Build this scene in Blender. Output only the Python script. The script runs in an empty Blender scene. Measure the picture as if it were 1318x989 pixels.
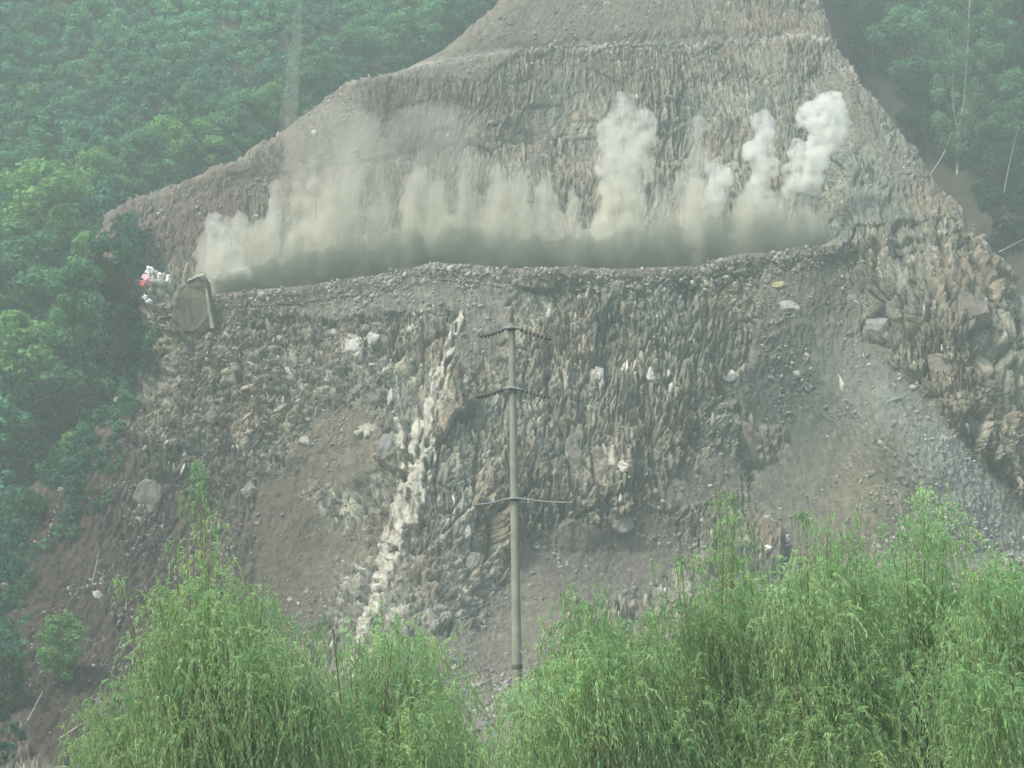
import bpy, bmesh, math, random
import numpy as np
from mathutils import Vector, Matrix, Euler

# ------------------------------------------------------------------ camera, sky, sun, exposure
sc = bpy.context.scene
C = sc.collection
CAMZ, PITCH, F = 1.7, math.radians(9.4), 2460.0
cam_d = bpy.data.cameras.new('camera'); cam = bpy.data.objects.new('camera', cam_d); C.objects.link(cam)
cam_d.sensor_width = 36.0; cam_d.lens = F / 1318 * 36.0
cam_d.clip_start = 0.5; cam_d.clip_end = 3000
cam.location = (0, 0, CAMZ); cam.rotation_euler = (math.pi / 2 + PITCH, 0, 0)
sc.camera = cam

SUN_EL, SUN_AZ = math.radians(56), math.radians(232)      # azimuth measured clockwise from +Y
world = bpy.data.worlds.new('World'); sc.world = world; world.use_nodes = True
wn = world.node_tree; bg = wn.nodes['Background']
sky = wn.nodes.new('ShaderNodeTexSky'); sky.sky_type = 'NISHITA'; sky.sun_disc = False
sky.sun_elevation = SUN_EL; sky.sun_rotation = SUN_AZ; sky.dust_density = 3.0; sky.air_density = 1.2
wn.links.new(sky.outputs[0], bg.inputs[0]); bg.inputs[1].default_value = 0.15
sun_d = bpy.data.lights.new('sun', 'SUN'); sun = bpy.data.objects.new('sun', sun_d); C.objects.link(sun)
sun_d.energy = 2.2; sun_d.angle = math.radians(10); sun_d.color = (1.0, 0.97, 0.9)
sv = Vector((math.sin(SUN_AZ) * math.cos(SUN_EL), math.cos(SUN_AZ) * math.cos(SUN_EL), math.sin(SUN_EL)))
sun.rotation_euler = sv.to_track_quat('Z', 'Y').to_euler()
sc.view_settings.view_transform = 'Standard'; sc.view_settings.look = 'None'
sc.view_settings.gamma = 1.0; sc.view_settings.use_curve_mapping = False
sc.view_settings.exposure = 0.88
cy = sc.cycles
cy.use_denoising = True
try: cy.denoiser = 'OPENIMAGEDENOISE'
except Exception: pass
cy.max_bounces = 10; cy.diffuse_bounces = 2; cy.glossy_bounces = 1; cy.transmission_bounces = 2
cy.volume_bounces = 8; cy.transparent_max_bounces = 6
cy.volume_step_rate = 1.0; cy.volume_max_steps = 96
cy.use_adaptive_sampling = True; cy.adaptive_threshold = 0.02
HAZE_DENSITY = 0.00092

# ------------------------------------------------------------------ helpers
rng = np.random.default_rng(7)
CP, SP = math.cos(PITCH), math.sin(PITCH)

def at(px, py, Y):
    """point of the photograph's pixel (1318x989) lying at distance Y along the ground"""
    dx, dy = (px - 659) / F, (494.5 - py) / F
    t = Y / (CP - dy * SP)
    return Vector((dx * t, Y, CAMZ + t * (SP + dy * CP)))

def proj(x, y, z):
    zc = z - CAMZ
    t = y * CP + zc * SP
    up = -y * SP + zc * CP
    return 659 + F * x / t, 494.5 - F * up / t

def hsh(ix, iy, seed):
    with np.errstate(over='ignore'):
        h = (ix.astype(np.int64) * 374761393 + iy.astype(np.int64) * 668265263 + seed * 974634777) & 0xffffffff
        h = ((h ^ (h >> 13)) * 1274126177) & 0xffffffff
        h = ((h ^ (h >> 16)) * 2246822519) & 0xffffffff
        h = h ^ (h >> 15)
    return (h & 0xffffff) / float(0x1000000)

def vnoise(x, y, seed=0):
    ix, iy = np.floor(x).astype(np.int64), np.floor(y).astype(np.int64)
    fx, fy = x - ix, y - iy
    fx = fx * fx * (3 - 2 * fx); fy = fy * fy * (3 - 2 * fy)
    a, b = hsh(ix, iy, seed), hsh(ix + 1, iy, seed)
    c, d = hsh(ix, iy + 1, seed), hsh(ix + 1, iy + 1, seed)
    return (a + (b - a) * fx) * (1 - fy) + (c + (d - c) * fx) * fy

def fbm(x, y, seed=0, octs=4, gain=0.5):
    s, a, n = 0.0, 1.0, 0.0
    for o in range(octs):
        s = s + a * vnoise(x * 2 ** o + 17.3 * o, y * 2 ** o - 9.1 * o, seed + o)
        n += a; a *= gain
    return s / n

def worley(x, y, seed=0):
    ix, iy = np.floor(x).astype(np.int64), np.floor(y).astype(np.int64)
    f1 = np.full(x.shape, 9.0); f2 = np.full(x.shape, 9.0)
    cid = np.zeros(x.shape); dx = np.zeros(x.shape); dy = np.zeros(x.shape)
    for i in (-1, 0, 1):
        for j in (-1, 0, 1):
            cx, cy_ = ix + i, iy + j
            qx = cx + hsh(cx, cy_, seed); qy = cy_ + hsh(cx, cy_, seed + 1)
            ddx, ddy = x - qx, y - qy
            d = np.sqrt(ddx * ddx + ddy * ddy)
            m = d < f1
            f2 = np.where(m, f1, np.minimum(f2, d))
            f1 = np.where(m, d, f1)
            cid = np.where(m, hsh(cx, cy_, seed + 2), cid)
            dx = np.where(m, ddx, dx); dy = np.where(m, ddy, dy)
    return f1, f2, cid, dx, dy

def sstep(a, b, v):
    t = np.clip((v - a) / (b - a), 0, 1)
    return t * t * (3 - 2 * t)

def tag(o, label=None, cat=None, group=None, kind=None):
    if label: o['label'] = label
    if cat: o['category'] = cat
    if group: o['group'] = group
    if kind: o['kind'] = kind
    return o

def empty(name, loc, rz=0):
    o = bpy.data.objects.new(name, None); C.objects.link(o)
    o.location = loc; o.rotation_euler = (0, 0, rz); o.empty_display_size = 0.3
    return o

def mesh_np(name, verts, faces, cols=None, mats=None, parent=None, smooth=False, matidx=None):
    """faces: int array (M, 3) or (M, 4); cols: (N, 3) point colours in the attribute 'tint'"""
    verts = np.asarray(verts, dtype=np.float32); faces = np.asarray(faces, dtype=np.int32)
    me = bpy.data.meshes.new(name)
    k = faces.shape[1]
    me.vertices.add(len(verts)); me.vertices.foreach_set('co', verts.ravel())
    me.loops.add(faces.size); me.loops.foreach_set('vertex_index', faces.ravel())
    me.polygons.add(len(faces))
    me.polygons.foreach_set('loop_start', np.arange(0, faces.size, k, dtype=np.int32))
    me.polygons.foreach_set('loop_total', np.full(len(faces), k, dtype=np.int32))
    if matidx is not None: me.polygons.foreach_set('material_index', np.asarray(matidx, dtype=np.int32))
    me.update(calc_edges=True)
    if smooth: me.polygons.foreach_set('use_smooth', np.ones(len(faces), dtype=bool))
    if cols is not None:
        a = me.color_attributes.new('tint', 'FLOAT_COLOR', 'POINT')
        c4 = np.ones((len(verts), 4), dtype=np.float32); c4[:, :3] = cols
        a.data.foreach_set('color', c4.ravel())
    for m in (mats or []): me.materials.append(m)
    o = bpy.data.objects.new(name, me); C.objects.link(o)
    if parent is not None: o.parent = parent
    return o

def bm_obj(name, bm, m, parent=None, smooth=False):
    me = bpy.data.meshes.new(name); bm.to_mesh(me); bm.free()
    if smooth:
        for p in me.polygons: p.use_smooth = True
    me.materials.append(m)
    o = bpy.data.objects.new(name, me); C.objects.link(o)
    if parent is not None: o.parent = parent
    return o

# ------------------------------------------------------------------ materials
def mat(name):
    m = bpy.data.materials.new(name); m.use_nodes = True
    nt = m.node_tree; b = nt.nodes['Principled BSDF']
    b.inputs['Specular IOR Level'].default_value = 0.2
    return m, nt, b

def earth_material(name, base=None, nscale=1.5, amount=0.35, bump=0.25, rough=0.95, streak=1.0):
    """mottled mineral surface; base colour from the tint attribute unless given"""
    m, nt, b = mat(name)
    if base is None:
        c = nt.nodes.new('ShaderNodeAttribute'); c.attribute_name = 'tint'; col = c.outputs['Color']
    else:
        c = nt.nodes.new('ShaderNodeRGB'); c.outputs[0].default_value = (*base, 1); col = c.outputs[0]
    tc = nt.nodes.new('ShaderNodeTexCoord'); mp = nt.nodes.new('ShaderNodeMapping')
    mp.inputs['Scale'].default_value = (1, 1, streak)
    nt.links.new(tc.outputs['Object'], mp.inputs[0])
    n = nt.nodes.new('ShaderNodeTexNoise'); n.inputs['Scale'].default_value = nscale
    n.inputs['Detail'].default_value = 6; n.inputs['Roughness'].default_value = 0.65
    nt.links.new(mp.outputs[0], n.inputs['Vector'])
    mr = nt.nodes.new('ShaderNodeMapRange')
    mr.inputs['From Min'].default_value = 0.3; mr.inputs['From Max'].default_value = 0.7
    mr.inputs['To Min'].default_value = 1 - amount; mr.inputs['To Max'].default_value = 1 + amount
    nt.links.new(n.outputs['Fac'], mr.inputs['Value'])
    mx = nt.nodes.new('ShaderNodeVectorMath'); mx.operation = 'SCALE'
    nt.links.new(col, mx.inputs[0]); nt.links.new(mr.outputs[0], mx.inputs['Scale'])
    nt.links.new(mx.outputs[0], b.inputs['Base Color'])
    b.inputs['Roughness'].default_value = rough
    bp = nt.nodes.new('ShaderNodeBump'); bp.inputs['Strength'].default_value = bump; bp.inputs['Distance'].default_value = 0.15
    nt.links.new(n.outputs['Fac'], bp.inputs['Height']); nt.links.new(bp.outputs[0], b.inputs['Normal'])
    return m

def leaf_material(name, transl=0.35):
    m, nt, b = mat(name)
    out = nt.nodes['Material Output']
    c = nt.nodes.new('ShaderNodeAttribute'); c.attribute_name = 'tint'
    d = nt.nodes.new('ShaderNodeBsdfDiffuse'); t = nt.nodes.new('ShaderNodeBsdfTranslucent')
    mx = nt.nodes.new('ShaderNodeMixShader'); mx.inputs[0].default_value = transl
    oi = nt.nodes.new('ShaderNodeObjectInfo')
    hs = nt.nodes.new('ShaderNodeHueSaturation')
    mr = nt.nodes.new('ShaderNodeMapRange'); mr.inputs['To Min'].default_value = 0.85; mr.inputs['To Max'].default_value = 1.15
    nt.links.new(oi.outputs['Random'], mr.inputs['Value']); nt.links.new(mr.outputs[0], hs.inputs['Value'])
    nt.links.new(c.outputs['Color'], hs.inputs['Color'])
    nt.links.new(hs.outputs[0], d.inputs[0]); nt.links.new(hs.outputs[0], t.inputs[0])
    nt.links.new(d.outputs[0], mx.inputs[1]); nt.links.new(t.outputs[0], mx.inputs[2])
    nt.links.new(mx.outputs[0], out.inputs['Surface']); nt.nodes.remove(b)
    return m

M_ROCK = earth_material('fractured_rock', nscale=1.3, amount=0.4, bump=0.5, streak=0.35)
M_STONE = earth_material('loose_stone', nscale=2.5, amount=0.3, bump=0.3)
M_FLOOR = earth_material('forest_floor', nscale=0.6, amount=0.4)
M_GROUND = earth_material('valley_ground', base=(0.12, 0.115, 0.08), nscale=0.8, amount=0.5)
M_LEAF = leaf_material('leaf')
M_WILLOW = leaf_material('willow_leaf', 0.55)
M_BARK = earth_material('bark', base=(0.12, 0.10, 0.08), nscale=8, amount=0.4)
M_PALEBARK = earth_material('pale_bark', base=(0.42, 0.40, 0.33), nscale=5, amount=0.4)
M_TWIG = earth_material('twig', base=(0.17, 0.15, 0.08), nscale=8, amount=0.3)
M_CONC = earth_material('weathered_concrete', base=(0.27, 0.275, 0.22), nscale=2.0, amount=0.2, bump=0.1)
M_STEEL = earth_material('galvanised_steel', base=(0.22, 0.24, 0.23), nscale=8, amount=0.2, bump=0.05, rough=0.6)
M_DARKPORC = earth_material('dark_porcelain', base=(0.13, 0.135, 0.12), nscale=8, amount=0.2, bump=0.0, rough=0.45)
M_PALEPORC = earth_material('pale_porcelain', base=(0.26, 0.27, 0.24), nscale=8, amount=0.2, bump=0.0, rough=0.45)
M_WHITECLOTH = earth_material('white_cloth', base=(0.75, 0.74, 0.72), nscale=3, amount=0.15)
M_PINK = earth_material('pink_cloth', base=(0.85, 0.42, 0.50), nscale=3, amount=0.15)
M_RED = earth_material('red_cloth', base=(0.5, 0.14, 0.1), nscale=3, amount=0.2)
M_TARP = earth_material('grey_tarp', base=(0.30, 0.31, 0.25), nscale=2, amount=0.35)
M_WOOD = earth_material('raw_wood', base=(0.42, 0.34, 0.2), nscale=4, amount=0.3)

# ------------------------------------------------------------------ valley ground
def ground_z(x, y):
    z = -4.2 * sstep(12, 45, y) + 0.5 * (fbm(x * 0.08, y * 0.08, 40) - 0.5) * sstep(10, 30, y)
    return z
gx, gy = np.meshgrid(np.linspace(-420, 420, 211), np.linspace(-60, 560, 156))
gz = ground_z(gx, gy)
def grid_faces(nr, nc):
    i = np.arange(nr * nc).reshape(nr, nc)
    return np.stack([i[:-1, :-1], i[:-1, 1:], i[1:, 1:], i[1:, :-1]], -1).reshape(-1, 4)
g = mesh_np('ground', np.stack([gx, gy, gz], -1).reshape(-1, 3), grid_faces(*gx.shape), mats=[M_GROUND], smooth=True)
tag(g, 'brown green floor of the valley below the willows', kind='structure')

# ------------------------------------------------------------------ hillside behind the spur
def hill_y(x, z):
    base = 190 + (z + 5) * 0.95
    base = base + 16 * (fbm(x * 0.018 + 3, z * 0.018, 50, 3) - 0.5) + 5 * (fbm(x * 0.07, z * 0.07, 51, 3) - 0.5)
    base = base - 0.0016 * np.clip(-x - 30, 0, 200) ** 2                       # wraps toward us on the left
    base = base + 10 * np.exp(-((x - 62 - 0.0 * z) / 14.0) ** 2)               # ravine right of the cut
    return base
hx, hz = np.meshgrid(np.linspace(-330, 330, 331), np.linspace(-8, 240, 150))
hy = hill_y(hx, hz)
fl = fbm(hx * 0.1, hz * 0.1, 52, 4)
hc = np.stack([0.03 + 0.045 * fl, 0.033 + 0.03 * fl, 0.024 + 0.022 * fl], -1)
rim = np.exp(-((hx - 50) / 14) ** 2)[..., None]; hc = hc * (1 - rim) + np.array((.055, .04, .032)) * rim
g = mesh_np('hillside', np.stack([hx, hy, hz], -1).reshape(-1, 3), grid_faces(*hx.shape), cols=hc.reshape(-1, 3), mats=[M_FLOOR], smooth=True)
tag(g, 'steep dark forest floor of the mountainside behind the cut', kind='structure')

def hill_hit(px, py):
    lo, hi = 120.0, 460.0
    for _ in range(40):
        m = (lo + hi) / 2; p = at(px, py, m)
        if p.y > float(hill_y(np.array(p.x), np.array(p.z))): hi = m
        else: lo = m
    return at(px, py, (lo + hi) / 2)

# ------------------------------------------------------------------ the excavated spur (one parametric sheet)
def ip(v, pts):
    pts = sorted(pts); return np.interp(v, [p[0] for p in pts], [p[1] for p in pts])
CREST = [(120, 322), (160, 330), (205, 392), (285, 378), (400, 367), (500, 352), (560, 339), (600, 342), (640, 347), (700, 344), (800, 347),
         (900, 341), (960, 327), (1040, 321), (1110, 311), (1240, 300), (1318, 345), (1500, 420)]
LEDGE = [(100, 150), (300, 125), (450, 104), (560, 80), (640, 66), (760, 60), (900, 52), (1050, 48), (1300, 60)]
def z_of(py, Y):
    dy = (494.5 - py) / F; t = Y / (CP - dy * SP)
    return CAMZ + t * (SP + dy * CP)

NC = 1240
rows = []           # (knot index, fraction)
SEG = [40, 110, 110, 380, 14, 22, 310, 14, 120]
for k, n in enumerate(SEG):
    for i in range(n): rows.append(k + i / n)
rows.append(float(len(SEG)))
rows = np.array(rows); NR = len(rows)
cy_knot = [118, 150, 175, 186, 205, 206.8, 219, 246, 249.5, 292]
nom_py = np.interp(rows, range(10), [1030, 947, 811, 710, 345, 343, 335, 62, 60, -140])
SIL_L = [(-140, 800), (0, 652), (30, 612), (62, 566), (82, 520), (100, 452), (130, 415), (160, 372), (200, 300), (225, 240), (242, 178),
                 (262, 138), (300, 112), (330, 112), (345, 138), (380, 182), (420, 192), (500, 172), (560, 118), (620, 55), (680, -10), (760, -90), (1030, -260)]
SIL_R = [(-140, 1030), (0, 1058), (60, 1078), (110, 1106), (150, 1133), (215, 1182), (290, 1240), (335, 1278), (343, 1290), (400, 1332), (460, 1420), (600, 1600), (1030, 1720)]
def row_py(px):
    c_, l_ = ip(px, CREST), ip(px, LEDGE)
    kp = np.stack([1030 + 0 * px, 947 + 0 * px, 811 + 0 * px, 710 + 0 * px, c_, c_ - 2, c_ - 10, l_, l_ - 2, -140 + 0 * px], 0)
    k = np.minimum(np.floor(rows).astype(int), 8); f = rows - k; i = np.arange(NR)
    return kp[k, i] * (1 - f) + kp[k + 1, i] * f
XL, XR = ip(nom_py, SIL_L), ip(nom_py, SIL_R)
for _ in range(60):
    XL = 0.8 * XL + 0.2 * ip(row_py(XL), SIL_L); XR = 0.8 * XR + 0.2 * ip(row_py(XR), SIL_R)
rough_edge = 7 * (fbm(nom_py * 0.06, nom_py * 0, 90, 4) - 0.5); XL = XL + rough_edge * 1.6; XR = XR - 9 * (fbm(nom_py * 0.05, nom_py * 0 + 7, 91, 4) - 0.5)
u = np.linspace(0, 1, NC)
PX = XL[:, None] * (1 - u) + XR[:, None] * u
crest_py = ip(PX, CREST); ledge_py = ip(PX, LEDGE)
crest_py = crest_py + 5 * (fbm(PX * 0.02, PX * 0, 60, 4) - 0.5)
zc = z_of(crest_py, 205.0); zu = z_of(ledge_py, 246.0)
Yk = [np.full_like(PX, v) for v in cy_knot]
bw = 1 - 0.97 * sstep(1040, 1100, PX)          # the bench pinches out on the right
bw = bw * (0.45 + 0.55 * sstep(130, 230, PX))
Yk[6] = 206.8 + 12.5 * bw
lip = 1 - sstep(1040, 1100, PX)
Zk = [-5.2 + 0 * PX, -1 + 0 * PX, 8 + 0 * PX, 16 + 0 * PX, zc, zc + 0.25 + 1.6 * (1 - lip), zc - 0.5 + 2.8 * (1 - lip), zu, zu + 0.3, 133 + 0 * PX]
fk = np.floor(rows).astype(int); fk = np.minimum(fk, 8); fr = rows - fk
Yb = np.empty_like(PX); Zb = np.empty_like(PX)
for r in range(NR):
    k, f = fk[r], fr[r]
    Yb[r] = Yk[k][r] * (1 - f) + Yk[k + 1][r] * f
    Zb[r] = Zk[k][r] * (1 - f) + Zk[k + 1][r] * f
PY = 494.5 - F * (-(Yb) * SP + (Zb - CAMZ) * CP) / (Yb * CP + (Zb - CAMZ) * SP)
fr2 = 1.0
# broad relief, stated where it stands on the slope
def gb(cx, cy_, rx, ry, rot=0.0):
    a = math.radians(rot); X = PX - cx; Y = PY - cy_
    U = X * math.cos(a) + Y * math.sin(a); V = -X * math.sin(a) + Y * math.cos(a)
    return np.exp(-(U / rx) ** 2 - (V / ry) ** 2)
T = Yb * CP + (Zb - CAMZ) * SP
Xb = (PX - 659) / F * T
conv = 0.0022 * (Xb + 4) ** 2
relief = conv + 7.0 * gb(1010, 560, 95, 120) + 3.5 * gb(1100, 430, 70, 60) - 5.5 * gb(1200, 600, 60, 210, -38) \
    + 4.0 * gb(800, 730, 120, 70) + 3.0 * gb(330, 700, 120, 110) - 3.0 * gb(560, 600, 70, 170) + 4.5 * gb(650, 800, 60, 90, 20) \
    - 3.5 * gb(1240, 450, 50, 110, -30) + 3.0 * gb(880, 250, 60, 120) - 2.5 * gb(1020, 220, 40, 160) + 2.0 * gb(700, 200, 120, 90) \
    - 2.5 * gb(240, 430, 60, 60) - 3 * gb(100, 850, 120, 200)
relief = relief + 5 * (fbm(Xb * 0.06, Zb * 0.05, 61, 3) - 0.5) - 3.0 * sstep(-15, 25, ((PX - 1111) * 213 - (PY - 437) * 207) / 297.0) * sstep(1090, 1150, PX) * sstep(310, 380, PY)
lockcrest = np.exp(-((PY - crest_py) / 26) ** 2) * (1 - sstep(1040, 1110, PX))
edge = np.minimum(u[None, :] * (XR - XL)[:, None], (1 - u)[None, :] * (XR - XL)[:, None])
relief = relief * (1 - 0.85 * lockcrest)
Yb = Yb + relief + 5.0 * np.exp(-edge / 14.0)
T = Yb * CP + (Zb - CAMZ) * SP
# keep the projected outline: slide along the view ray instead of straight back
sc_ = (Yb / (Yb - relief - 5.0 * np.exp(-edge / 14.0)))
Zb = CAMZ + (Zb - CAMZ) * sc_
T = Yb * CP + (Zb - CAMZ) * SP
Xb = (PX - 659) / F * T

B = np.stack([Xb, Yb, Zb], -1)
du = np.gradient(B, axis=1); dr = np.gradient(B, axis=0)
Nn = np.cross(du, dr); Nn /= np.maximum(np.linalg.norm(Nn, axis=-1, keepdims=True), 1e-9)
if Nn[NR // 2, NC // 2, 1] > 0: Nn = -Nn
# smooth the normal field a little so the bench steps do not tangle
Ln = np.zeros(NR); Ln[1:] = np.cumsum(np.linalg.norm(np.diff(B[:, NC // 2], axis=0), axis=-1)); L = np.repeat(Ln[:, None], NC, 1)

# zones ---------------------------------------------------------------
nz = fbm(PX * 0.012, PY * 0.012, 70, 5); nz2 = fbm(PX * 0.03, PY * 0.02, 71, 4)
above = sstep(6, -10, PY - crest_py)             # 1 above the bench crest
soil = np.zeros_like(PX)
for a in [(350, 720, 95, 100, 0, 1.5), (300, 600, 40, 60, 0, .6), (430, 570, 60, 45, -30, .9), (800, 720, 110, 50, 0, 1.3), (690, 790, 60, 90, 0, .9), (560, 870, 110, 60, -40, 1.0),
          (1000, 500, 70, 45, -20, 1.3), (1090, 560, 60, 100, 30, 1.5), (1060, 640, 80, 60, 0, 1.3), (1180, 570, 50, 170, -42, 1.7),
          (1250, 690, 90, 90, 0, 1.6), (1150, 690, 90, 70, 0, 1.5), (900, 620, 70, 35, -20, .8), (610, 440, 45, 50, 0, 1.0), (540, 380, 120, 24, -4, 1.1), (380, 385, 120, 24, -4, .9),
          (1040, 380, 70, 50, 0, .9), (1070, 450, 70, 45, 30, 1.1), (60, 760, 170, 130, 0, 1.3), (140, 620, 70, 110, 20, .9), (180, 900, 170, 130, 0, 1.2), (640, 950, 400, 70, 0, 1.0),
          (230, 280, 130, 50, -24, 1.4), (420, 170, 90, 70, -20, .8), (1120, 170, 30, 90, -38, .8), (700, 30, 110, 40, 0, .9), (900, 20, 160, 30, 0, .7), (560, 85, 90, 22, -8, .7), (1080, 110, 30, 60, -20, .5)]:
    soil += a[5] * gb(*a[:5])
rline = ((PX - 1111) * 213 - (PY - 437) * 207) / 297.0            # >0 right of the scree's upper edge
rwall = sstep(-6, 10, rline + 14 * (nz2 - .5)) * sstep(1085, 1120, PX) * sstep(300, 340, PY)
soil = sstep(0.42, 0.72, soil + (nz - 0.5) * 1.0 + (nz2 - 0.5) * 0.5)
soil = np.maximum(soil, np.exp(-((PY - crest_py - 6) / 13) ** 2) * 0.9 * (PX < 1080))
soil = soil * (1 - .92 * rwall)
blade = 1 - soil
gravel = np.clip(gb(1215, 650, 60, 75, -35) * 1.5 + gb(1280, 740, 90, 60) * 1.2 + np.exp(-((PY - crest_py - 12) / 18) ** 2) * (PX > 270) * (PX < 1090) + gb(640, 930, 120, 70), 0, 1)

# displacement ---------------------------------------------------------
lean = np.interp(PX, [0, 300, 600, 800, 1000, 1100, 1320], [0.55, 0.45, 0.18, 0.05, -0.05, -0.3, -0.45])
q = Xb - lean * 14 * np.tanh((L - 62) / 30) + 5.0 * (fbm(Xb * 0.035, L * 0.05, 72, 2) - 0.5) + 1.8 * (fbm(Xb * 0.16, L * 0.10, 73, 3) - 0.5) + 0.5 * (fbm(Xb * 0.8, L * 0.3, 74, 3) - 0.5)
def plates(w, h, seed, tl=1.0):
    f1, f2, cid, dx, dy = worley(q / w, L / h, seed)
    r2 = np.modf(cid * 91.7)[0]; r3 = np.modf(cid * 557.3)[0]
    d = (cid - 0.5) + tl * (r2 - 0.5) * 1.6 * dx + (r3 - 0.35) * 0.9 * dy
    d = d - 0.5 * np.exp(-((f2 - f1) / 0.07) ** 2)
    return d, cid
d1, c1 = plates(2.6, 8.5, 80); d2, c2 = plates(0.95, 3.6, 83); d3, c3 = plates(0.42, 1.4, 86, 1.3); d4, c4 = plates(0.22, 0.55, 89)
fine = fbm(Xb * 2.2, L * 1.2, 92, 4) - 0.5
amp = 0.55 + 0.9 * fbm(PX * 0.02, PY * 0.015, 95, 3)
amp_up = np.where(above > 0.5, 0.75, 1.0)
ed = np.clip(edge / 25, 0.6, 1)
m2 = 0.25 + 1.9 * sstep(.35, .65, fbm(Xb * 0.11, L * 0.07, 93, 3)); m3 = 0.35 + 1.7 * sstep(.35, .65, fbm(Xb * 0.15 + 40, L * 0.12, 94, 3))
d5, c5 = plates(4.8, 6.5, 180, 1.4)
iso = np.clip(gb(330, 500, 190, 130) * 1.3 + gb(1010, 380, 110, 60) + gb(500, 760, 120, 60) + 1.6 * (fbm(PX * .012, PY * .012, 171, 3) - .55), 0, 1) * (1 - above)
def iplates(w, h, seed):
    f1, f2, cid, dx, dy = worley((Xb + .35 * L) / w, (L - .3 * Xb) / h, seed); r2 = np.modf(cid * 91.7)[0]; r3 = np.modf(cid * 557.3)[0]
    return (cid - .5) + (r2 - .5) * 1.8 * dx + (r3 - .4) * 1.4 * dy - .4 * np.exp(-((f2 - f1) / .07) ** 2), cid
e1, g1 = iplates(1.9, 2.2, 210); e2, g2 = iplates(.75, .85, 213); e3, g3 = iplates(.36, .4, 216)
v3, w3 = plates(0.5, 4.2, 230); v4, w4 = plates(0.24, 1.9, 233)
disp_i = 1.0 * e1 + .62 * e2 + .34 * e3 + .4 * d5
disp_u = 0.9 * d5 * .7 + .35 * d1 + .30 * v3 * m3 + .20 * v4 * m2 + .15 * d4
c2 = np.where(iso > .5, g1, np.where(above > .5, w3, c2)); c3 = np.where(iso > .5, g2, np.where(above > .5, w4, c3)); c4 = np.where(iso > .5, g3, c4)
disp_b = (1.5 * d5 + 1.25 * d1 + 0.5 * d2 * m2 + 0.42 * d3 * m3 + 0.26 * d4 * m3) * amp + 0.5 * fine
disp_b = np.where(above > .5, disp_u + .4 * fine, disp_b * (1 - iso) + (disp_i + .4 * fine) * iso)
disp_s = (0.8 + 1.6 * (PX < 330)) * (fbm(Xb * 0.3, L * 0.25, 97, 4) - 0.5) + 0.35 * d3 * (PX < 330) + 0.16 * d4 * (0.5 + gravel) + 0.25 * fine + 0.12 * d3
benchflat = ((rows > 4.05) & (rows < 6))[:, None]
D = (blade * disp_b + soil * disp_s) * ed
D = np.where(benchflat & (PX < 1080), 0.15 * disp_s, D) * (1 - 0.5 * lip * np.exp(-((PY - crest_py) / 8) ** 2))

# colour ----------------------------------------------------------------
def pal(t, cols):
    cols = np.array(cols); n = len(cols); k = np.minimum((t * n).astype(int), n - 1); return cols[k]
rockpal = [(.20, .19, .165), (.16, .155, .14), (.25, .225, .18), (.21, .215, .195), (.29, .26, .20), (.18, .165, .145), (.35, .33, .28), (.23, .205, .175), (.17, .18, .165), (.26, .235, .205)]
col = 0.35 * pal(c2, rockpal) + 0.40 * pal(c3, rockpal) + 0.15 * pal(c1, rockpal) + 0.10 * pal(c4, rockpal)
lum = col.mean(-1, keepdims=True); lum2 = np.clip(.19 + 2.8 * (lum - .20), .05, .52)
col = (np.array((1.06, 1.0, .88)) * 0.6 + (col / lum) * 0.4) * lum2
big = fbm(Xb * 0.07, L * 0.06, 190, 4)[..., None]
col = col * (0.55 + 0.9 * big) * np.where(c5[..., None] > .6, np.array((1.05, 1.0, .92)), np.array((.98, 1.01, .98)))
chip = (hsh(np.floor(c3 * 99991), np.floor(c2 * 99991), 3) > 0.90)[..., None]
col = np.where(chip & (blade > 0.5)[..., None], col * 0.4 + np.array((.50, .48, .43)) * 0.6, col)
# tone zones: greenish right of centre, brown left rim, dark lower left
def tint(mask, c, k=1.0):
    global col
    m = np.clip(mask * k, 0, 1)[..., None]; col = col * (1 - m) + (col * 0.35 + np.array(c) * 0.65) * m
tint(gb(1060, 330, 160, 260), (.19, .225, .20), 0.7)
tint(gb(900, 560, 200, 160), (.17, .18, .15), 0.5)
tint(gb(930, 420, 50, 110, 10), (.32, .29, .20), 0.7)
tint(gb(270, 430, 120, 70, -10), (.26, .24, .17), 0.7)
tint(gb(300, 240, 230, 80, -28), (.165, .125, .105), 0.95)
tint(gb(540, 130, 190, 90, -24), (.175, .145, .12), 0.75)
tint(gb(760, 10, 300, 50), (.185, .15, .125), .8)
tint(gb(760, 20, 200, 50), (.20, .18, .15), 0.6)
tint(gb(1150, 120, 60, 160, -35), (.19, .15, .13), 0.6)
rust = sstep(.56, .68, fbm(PX * .016, PY * .022, 250, 4)); tint(rust * blade, (.235, .175, .115), .6)
grn = sstep(.56, .68, fbm(PX * .014 + 30, PY * .012, 251, 4)); tint(grn * blade * (PX > 500), (.165, .20, .175), .7)
tint(gb(1230, 480, 90, 170, -40), (.21, .175, .125), 0.75)
tint(above * gb(600, 190, 420, 170), (.175, .155, .135), .6)
tint(gb(60, 800, 240, 260), (.08, .062, .05), 1)
soilc = np.stack([.155 + .05 * nz2, .145 + .045 * nz2, .12 + .035 * nz2], -1)
def stint(mask, c, k=1.0):
    global soilc
    m = np.clip(mask * k, 0, 1)[..., None]; soilc = soilc * (1 - m) + np.array(c) * m * (0.8 + 0.4 * nz2[..., None])
stint(gb(1030, 520, 130, 120), (.10, .118, .10), .95)
stint(gb(1215, 610, 55, 170, -41) * 1.3, (.215, .24, .22), .95)
stint(gb(1110, 640, 50, 90, 25), (.18, .17, .12), .8)
stint(gb(350, 720, 130, 110), (.13, .115, .085), .9)
stint(gb(790, 730, 140, 70), (.12, .115, .10), .9)
stint(gb(70, 800, 250, 280), (.075, .058, .046), 1.4)
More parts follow.
